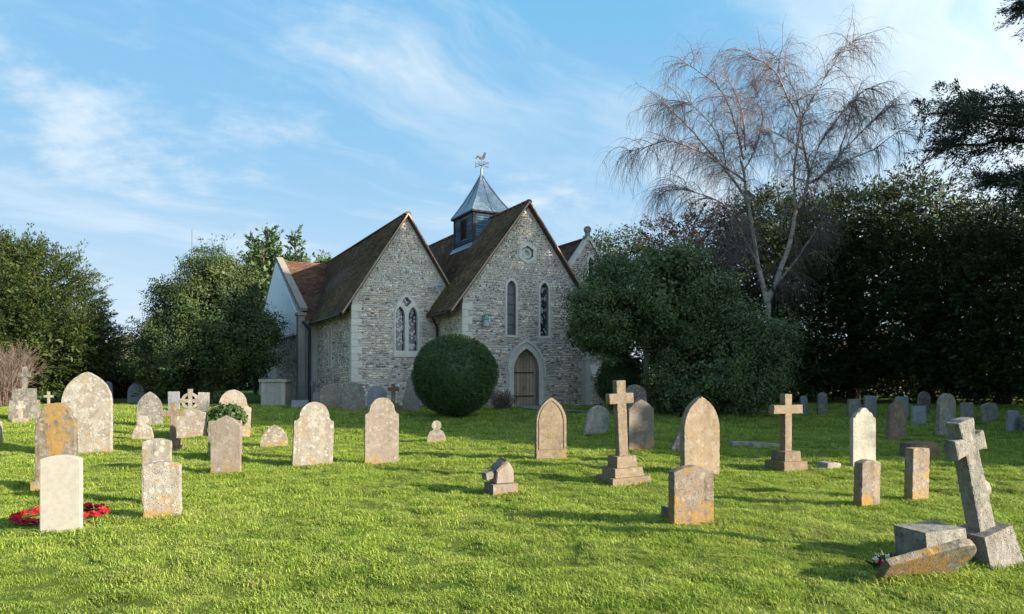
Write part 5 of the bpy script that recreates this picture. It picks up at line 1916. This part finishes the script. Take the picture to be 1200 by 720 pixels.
# leaning granite cross on tilted pedestal, with a kerb block
g = ground_at(1158, 657)
rt = empty('stone_cross', g, R(18), 'big rough granite cross leaning left on its tilted pedestal', 'cross')
tilt = Matrix.Translation((0, 0, -0.02)) @ Matrix.Rotation(R(-15), 4, 'Y')
bm = bmesh.new()
vs = box_bm(bm, -0.20, 0.20, -0.19, 0.19, -0.12, 0.33)
for v in vs:
    if v.co.z > 0.3:
        v.co.x *= 0.84
        v.co.y *= 0.84
bevel_all(bm, 0.018, 2)
bmesh.ops.transform(bm, matrix=tilt, verts=bm.verts)
obj('pedestal', bm, M['granite_rough'], rt)
bm = slab_bm(jitter(cross_pts(0.99, 0.155, 0.35, 0.145, 0.765, 0.22), random.Random(3), 0.004), 0.135, 0.016)
bmesh.ops.transform(bm, matrix=tilt @ Matrix.Translation((0, 0, 0.331)), verts=bm.verts)
obj('cross_shaft', bm, M['granite_rough'], rt)
g = ground_at(1103, 662)
bm = bmesh.new()
vs = box_bm(bm, -0.235, 0.20, -0.17, 0.17, -0.14, 0.315)
for v in vs:
    v.co.x -= 0.16 * v.co.z * 0.6
bevel_all(bm, 0.016, 2)
tag(obj('granite_block', bm, M['granite_rough'], None, g + Vector((0.0, 0.10, 0)), (0, R(-2), R(16))), 'square granite block beside the pedestal of the leaning cross', 'stone')

# fallen headstone lying propped in front
g = ground_at(1086, 688)
rng_ = random.Random(8)
pts = jitter(outline('round', 0.50, 0.74, rng_), rng_, 0.005)
bm = slab_bm(pts, 0.065, 0.012)
t_ = R(46)                                       # it overhangs towards the viewer; top end to the right, raised
basis = Matrix(((0, 0, 1, 0), (math.cos(t_), math.sin(t_), 0, 0), (-math.sin(t_), math.cos(t_), 0, 0), (0, 0, 0, 1)))
mt_ = Matrix.Translation((-0.22, 0.12, 0.06)) @ Matrix.Rotation(R(8), 4, 'Z') @ Matrix.Rotation(R(-12), 4, 'Y') @ basis
bmesh.ops.transform(bm, matrix=mt_, verts=bm.verts)
tag(obj('fallen_gravestone', bm, M['limestone_ochre'], None, g), 'fallen ochre headstone tipped over on bare soil before the granite block', 'gravestone')
# bare soil under it
bm = bmesh.new()
bmesh.ops.create_grid(bm, x_segments=14, y_segments=8, size=0.5)
for v in list(bm.verts):
    r = math.hypot(v.co.x / 0.5, v.co.y / 0.5)
    v.co.y *= 0.42
    v.co.x *= 0.62
    x, y = v.co.x + g.x - 0.02, v.co.y + g.y + 0.03
    v.co.z = zg(x, y) - g.z + 0.035 * max(0, 1 - r) + 0.012 * mnoise.noise(v.co * 9) - 0.02 * max(0, r - 0.85) + 0.012
tag(obj('bare_soil', bm, M['soil'], None, g + Vector((-0.02, 0.03, 0))), kind='structure')

# ---- stones in the shade on the right
BR = [('round', 937, 947, 464, 486, 'stone_slate', 'narrow slate-grey stone beside the spreading shrub'),
      ('round', 956.5, 969.5, 460, 487, 'limestone_warm', 'narrow stone whose rounded top alone catches the sun'),
      ('flat', 993, 1009, 468, 489, 'granite_grey', 'grey stone half hidden by the clean ivory headstone, left of the blue-grey slab'),
      ('flat', 1011.5, 1027, 464, 487, 'stone_slate', 'flat-topped blue-grey slab behind the clean ivory headstone'),
      ('flat', 1049, 1065, 465, 490, 'stone_slate', 'flat-topped blue-grey slab behind the dark brown leaning headstone'),
      ('flat', 1068, 1086, 476, 499, 'stone_slate', 'low pale slate block right of the dark brown leaning headstone'),
      ('round', 1074.5, 1090.5, 459, 486, 'stone_dark', 'dark round-topped headstone under the yews behind the low slate block'),
      ('flat', 1125, 1141, 472, 497, 'granite_grey', 'grey headstone with a sunlit top edge right of the mottled white one'),
      ('camber', 1150, 1170, 472, 494, 'granite_grey', 'grey headstone leaning left under the right-hand yews'),
      ('camber', 1179, 1195, 481, 507, 'stone_slate', 'pale slate headstone standing out alone from the row under the yews'),
      ('round', 1196, 1210, 486, 508, 'stone_dark', 'dark headstone at the end of the row next to the pale slate one'),
      ('round', 1098, 1106, 466, 492, 'stone_dark', 'thin dark stone just left of the mottled white headstone')]
for k, (kind, xl, xr, y0, y1, mt, lab) in enumerate(BR):
    stone(kind, xl, xr, y0, y1, mt, lab, T=0.09, phi=18 + (k * 37) % 9 - 4, side=(-7 if 'leaning left' in lab else (k * 53) % 5 - 2), seed=400 + k)

# ---- stones in the shade on the left and along the church
BL = [('round', 120, 133, 447, 472, 'stone_slate', 'blue-grey stone behind the tallest pale arched headstone'),
      ('lowgothic', 149, 170, 448, 472, 'stone_slate', 'blue-grey headstone in the shade before the brown beech hedge'),
      ('flat', 197, 211, 459, 481, 'stone_slate', 'flat blue-grey slab under the holly tree'),
      ('flat', 231, 245, 460, 484, 'granite_grey', 'grey slab under the holly tree behind the ring-cross headstone'),
      ('round', 375, 400, 450, 479, 'limestone_pink', 'brown round-topped headstone against the shaded flint side wall'),
      ('round', 400.5, 428, 448, 482, 'limestone_pale', 'white speckled round-topped headstone before the corner of the flint gable'),
      ('round', 430, 453, 452, 482, 'stone_slate', 'grey headstone leaning on the flint gable under its twin window'),
      ('taper', 470, 494, 441, 482, 'granite_grey', 'grey tapering monument half hidden by the large clipped bush'),
      ('round', 366, 377, 459, 477, 'granite_grey', 'small grey stone between the grey post and the brown round-topped headstone')]
for k, (kind, xl, xr, y0, y1, mt, lab) in enumerate(BL):
    stone(kind, xl, xr, y0, y1, mt, lab, T=0.10, phi=10 + (k * 37) % 9 - 4, side=(k * 53) % 5 - 2, seed=500 + k)
cross(461, 450, 483, 14, 'sandstone_tan', 'small ochre cross on a rounded mound of stone before the flint gable', steps=[(0.62, 0.4, 0.16), (0.46, 0.3, 0.16)], sw=0.15, armz=0.72, phi=10)
cross(29, 430, 492, 16, 'stone_dark', 'grey stone cross on a rugged tapered rock base beside the bare brown shrub', steps=[(0.74, 0.6, 0.62), (0.58, 0.45, 0.38)], sw=0.14, armz=0.62)
cross(24, 470, 496, 12, 'limestone_pale', 'small pale cross standing in front of the rugged rock base', steps=[(0.40, 0.25, 0.16)], sw=0.12, armz=0.65)
cross(57, 459, 476, 12, 'limestone_pale', 'tiny white cross under the left-hand yew', steps=[(0.30, 0.2, 0.08)], sw=0.10, armz=0.62)

# chest tomb
g = ground_at(320, 476)
rt = empty('chest_tomb', g, R(8), 'pale stone chest tomb with an overhanging lid beside the holly tree', 'tomb')
bm = bmesh.new()
box_bm(bm, -0.50, 0.50, 0.0, 1.7, -0.1, 1.02)
bevel_all(bm, 0.012)
obj('chest', bm, M['stone_ivory'], rt)
bm = bmesh.new()
box_bm(bm, -0.58, 0.58, -0.08, 1.78, 1.022, 1.14)
bevel_all(bm, 0.025, 2)
obj('lid', bm, M['stone_ivory'], rt)
bm = bmesh.new()
for x in (-0.47, 0.35):
    box_bm(bm, x, x + 0.12, -0.025, 0.02, 0.02, 1.02)
obj('pilasters', bm, M['stone_ivory'], rt)
g = ground_at(352, 478)
bm = bmesh.new()
box_bm(bm, -0.32, 0.30, -0.3, 0.3, -0.1, 0.30)
bevel_all(bm, 0.03, 2)
tag(obj('stone_block', bm, M['stone_slate'], None, g, (0, 0, R(12))), 'low blue-grey block between the chest tomb and the church wall', 'stone')
g = ground_at(367, 477)
bm = bmesh.new()
box_bm(bm, -0.045, 0.045, -0.045, 0.045, -0.1, 0.86)
box_bm(bm, -0.10, 0.10, -0.06, 0.06, 0.861, 1.06)
tag(obj('sign_post', bm, M['mast_grey'], None, g), 'thin grey post with a small dark plate by the church wall', 'post')


# ---- wreaths, flowers, ivy
def wreath(px, py, r, label, seed, rz):
    rng = np.random.default_rng(seed)
    g = ground_at(px, py)
    root = empty('poppy_wreath', g, rz, label, 'wreath')
    t = np.linspace(0, 2 * np.pi, 29)
    v, f = tube_arrays(np.stack([np.cos(t) * r, np.sin(t) * r, np.full(29, 0.045)], 1), [0.014] * 29, 6)
    obj('ring', np_mesh('ring', v, f, smooth=True), M['box_leaf'], root)
    n = 190
    a = rng.uniform(0, 2 * np.pi, n)
    C = np.stack([np.cos(a) * (r + rng.normal(0, 0.022, n)), np.sin(a) * (r + rng.normal(0, 0.022, n)), 0.06 + rng.uniform(0, 0.05, n)], 1)
    P, AX, SD = [], [], []
    for c in C:
        nn = unit(np.array([rng.normal() * 0.6, -0.5 + rng.normal() * 0.6, 1.0]))
        s = unit(np.cross(nn, rng.normal(size=3)))
        u_ = np.cross(nn, s)
        for k in range(6):
            d = s * math.cos(k * math.pi / 3) + u_ * math.sin(k * math.pi / 3) + nn * 0.35
            P.append(c)
            AX.append(unit(d))
            SD.append(unit(np.cross(d, nn)))
    v, f = leaf_quads(np.array(P), np.array(AX), np.array(SD), 0.034, 0.036)
    obj('poppies', np_mesh('poppies', v, f, rng.uniform(0, 1, len(P))), M['petal_red'], root)


wreath(71, 611, 0.42, 'large flat ring of red poppies lying on the grass behind the white war grave', 5, 0.2)


def bouquet():
    rng = np.random.default_rng(12)
    g = ground_at(1040, 672)
    root = empty('flower_bunch', g, 0, 'bunch of red and white flowers with dark leaves by the fallen headstone', 'flowers')
    b = np.array(g)
    n = 130
    C = b + np.stack([rng.normal(0, 0.075, n), rng.normal(0, 0.06, n), np.abs(rng.normal(0.06, 0.035, n))], 1)
    ax = unit(rng.normal(size=(n, 3)) + np.array([0, 0, 0.8]))
    sd = unit(np.cross(ax, rng.normal(size=(n, 3))))
    v, f = leaf_quads(C, ax, sd, 0.085, 0.03)
    crown_obj([(v, f, rng.uniform(0, 1, n))], 'holly_leaf', root, 'leaves')
    for nm, mt, m, c0 in (('red_flowers', 'petal_red', 5, (0.055, -0.05, 0.09)), ('white_flowers', 'petal_white', 4, (-0.05, -0.04, 0.13))):
        P, AX, SD = [], [], []
        for _ in range(m):
            c = b + np.array(c0) + rng.normal(size=3) * np.array([0.05, 0.03, 0.02])
            for k in range(12):
                d = unit(rng.normal(size=3) + np.array([0, -0.4, 0.4]))
                P.append(c)
                AX.append(d)
                SD.append(unit(np.cross(d, rng.normal(size=3))))
        v, f = leaf_quads(np.array(P), np.array(AX), np.array(SD), 0.032, 0.026)
        crown_obj([(v, f, rng.uniform(0, 1, len(P)))], mt, root, nm)


bouquet()


def ivy():
    rng = np.random.default_rng(14)
    g = ground_at(265, 532)
    d = g.y
    base = Vector((g.x, d, g.z))
    root = empty('ivy_clump', base, 0, 'rounded clump of dark green ivy growing over a low stone', 'ivy')
    zc = EYE + (HY - 487) / F * d
    E = [(g.x, d + 0.05, zc, 0.34, 0.26, 0.24), (g.x - 0.1, d, zc - 0.12, 0.26, 0.22, 0.22), (g.x + 0.14, d, zc - 0.05, 0.22, 0.2, 0.18)]
    C, N = shell_points(rng, E, 520, 0.6, 1.03, lobes=0.15)
    crown_obj([clumps(rng, C, N, 7, 0.03, 0.055, 0.042, 0.2, 0.8)], 'ivy_leaf', root, 'leaves')
    trunk_obj([limb(np.array((g.x - 0.1 + 0.1 * k, d, g.z - 0.03)), np.array((g.x - 0.05 + 0.08 * k, d + 0.02, zc)), 0.02, 0.01, rng) for k in range(3)], 'bark_brown', root, 'stems')


ivy()


# ------------------------------------------------------------------ grass
def build_grass():
    rng = np.random.default_rng(77)
    variants = []
    for vi in range(5):
        n = 70
        r = np.sqrt(rng.random(n)) * 0.11
        a = rng.uniform(0, 2 * np.pi, n)
        base = np.stack([r * np.cos(a), r * np.sin(a), np.full(n, -0.012)], 1)
        h = rng.uniform(0.022, 0.062, n) * (1.15 - r / 0.25)
        lean = rng.uniform(0, 2 * np.pi, n)
        amt = rng.uniform(0.4, 1.5, n)
        dirn = np.stack([np.cos(lean), np.sin(lean), np.zeros(n)], 1)
        sidev = np.stack([-np.sin(lean), np.cos(lean), np.zeros(n)], 1)
        w = rng.uniform(0.0020, 0.0036, n)[:, None]
        up = np.array([0, 0, 1.0])
        p1 = base + up * (h * 0.6)[:, None] + dirn * (h * amt * 0.28)[:, None]
        p2 = base + up * (h * (1.0 - 0.25 * amt))[:, None] + dirn * (h * amt * 0.95)[:, None]
        V = np.stack([base - sidev * w, base + sidev * w, p1 + sidev * w * 0.8, p1 - sidev * w * 0.8, p2 + sidev * w * 0.15, p2 - sidev * w * 0.15], 1).reshape(-1, 3)
        i = np.arange(n)[:, None, None] * 6
        fcs = (i + np.array([(0, 1, 2, 3), (3, 2, 4, 5)])[None]).reshape(-1, 4)
        tint = np.repeat(rng.uniform(0, 1, n), 2)
        me = np_mesh('grass_tuft', V, fcs, tint)
        me.materials.append(M['grass_blade'])
        variants.append(me)
    # tuft positions: denser near the viewer
    pts = []
    for (y0, y1, dens, sc) in ((3.2, 7.5, 190, 0.85), (7.5, 12, 120, 1.0), (12, 18, 60, 1.3), (18, 31, 24, 1.9)):
        hw = 0.80 * y1 + 2.0
        n = int((y1 - y0) * 2 * hw * dens)
        x = rng.uniform(-hw, hw, n)
        y = rng.uniform(y0, y1, n)
        ok = np.abs(x) < 0.80 * y + 2.0
        for xx, yy in zip(x[ok], y[ok]):
            nz = mnoise.noise(Vector((xx * 0.9, yy * 0.9, 3.0)))
            nz2 = mnoise.noise(Vector((xx * 3.1, yy * 3.1, 7.0)))
            if near_path(xx, yy, 0.66):
                continue
            pts.append((xx, yy, zg(xx, yy) + zlump(xx, yy), sc * (1.0 + 0.75 * nz + 0.75 * nz2) * rng.uniform(0.8, 1.2), rng.uniform(0, 6.283)))
    for o in COL.objects:                                   # longer grass left standing round the stones
        if o.parent is None and o.get('category') in ('gravestone', 'cross', 'stone', 'monument') and o.location.y < 20:
            for _ in range(60):
                a_, r_ = rng.uniform(0, 6.283), rng.uniform(0.12, 0.42)
                xx, yy = o.location.x + math.cos(a_) * r_ * 1.15, o.location.y + math.sin(a_) * r_ * 0.6
                pts.append((xx, yy, zg(xx, yy) + zlump(xx, yy), rng.uniform(1.0, 1.9), rng.uniform(0, 6.283)))
    A = np.array(pts)
    A[:, 3] = np.clip(A[:, 3], 0.35 * 1.0, 4.0)
    me = bpy.data.meshes.new('grass')
    me.vertices.add(len(A))
    me.vertices.foreach_set('co', A[:, :3].astype(np.float32).ravel())
    for nm, col in (('tuft_scale', A[:, 3]), ('tuft_turn', A[:, 4])):
        at_ = me.attributes.new(nm, 'FLOAT', 'POINT')
        at_.data.foreach_set('value', col.astype(np.float32))
    at_ = me.attributes.new('tuft_kind', 'INT', 'POINT')
    at_.data.foreach_set('value', rng.integers(0, 5, len(A)).astype(np.int32))
    me.materials.append(M['grass_blade'])
    go = bpy.data.objects.new('grass', me)
    link(go)
    tag(go, 'short uneven lawn grass growing over the churchyard', 'grass', kind='stuff')
    ng = bpy.data.node_groups.new('grass_tufts', 'GeometryNodeTree')
    ng.interface.new_socket('Geometry', in_out='INPUT', socket_type='NodeSocketGeometry')
    ng.interface.new_socket('Geometry', in_out='OUTPUT', socket_type='NodeSocketGeometry')
    gi, gout = ng.nodes.new('NodeGroupInput'), ng.nodes.new('NodeGroupOutput')
    join = ng.nodes.new('GeometryNodeJoinGeometry')
    def attr(name, dt):
        nd = ng.nodes.new('GeometryNodeInputNamedAttribute')
        nd.data_type = dt
        nd.inputs['Name'].default_value = name
        return nd.outputs[0]
    sc_, tn_, kd_ = attr('tuft_scale', 'FLOAT'), attr('tuft_turn', 'FLOAT'), attr('tuft_kind', 'INT')
    comb = ng.nodes.new('ShaderNodeCombineXYZ')
    ng.links.new(tn_, comb.inputs[2])
    for k, vm in enumerate(variants):
        src = bpy.data.objects.new('grass_tuft', vm)          # source shape only, not placed in the scene
        oi = ng.nodes.new('GeometryNodeObjectInfo')
        oi.inputs['Object'].default_value = src
        oi.inputs['As Instance'].default_value = True
        cmp_ = ng.nodes.new('FunctionNodeCompare')
        cmp_.data_type = 'INT'
        cmp_.operation = 'EQUAL'
        ng.links.new(kd_, cmp_.inputs[2])
        cmp_.inputs[3].default_value = k
        ip = ng.nodes.new('GeometryNodeInstanceOnPoints')
        ng.links.new(gi.outputs[0], ip.inputs['Points'])
        ng.links.new(cmp_.outputs[0], ip.inputs['Selection'])
        ng.links.new(oi.outputs['Geometry'], ip.inputs['Instance'])
        ng.links.new(comb.outputs[0], ip.inputs['Rotation'])
        ng.links.new(sc_, ip.inputs['Scale'])
        ng.links.new(ip.outputs[0], join.inputs[0])
    ng.links.new(join.outputs[0], gout.inputs[0])
    md = go.modifiers.new('tufts', 'NODES')
    md.node_group = ng


build_grass()
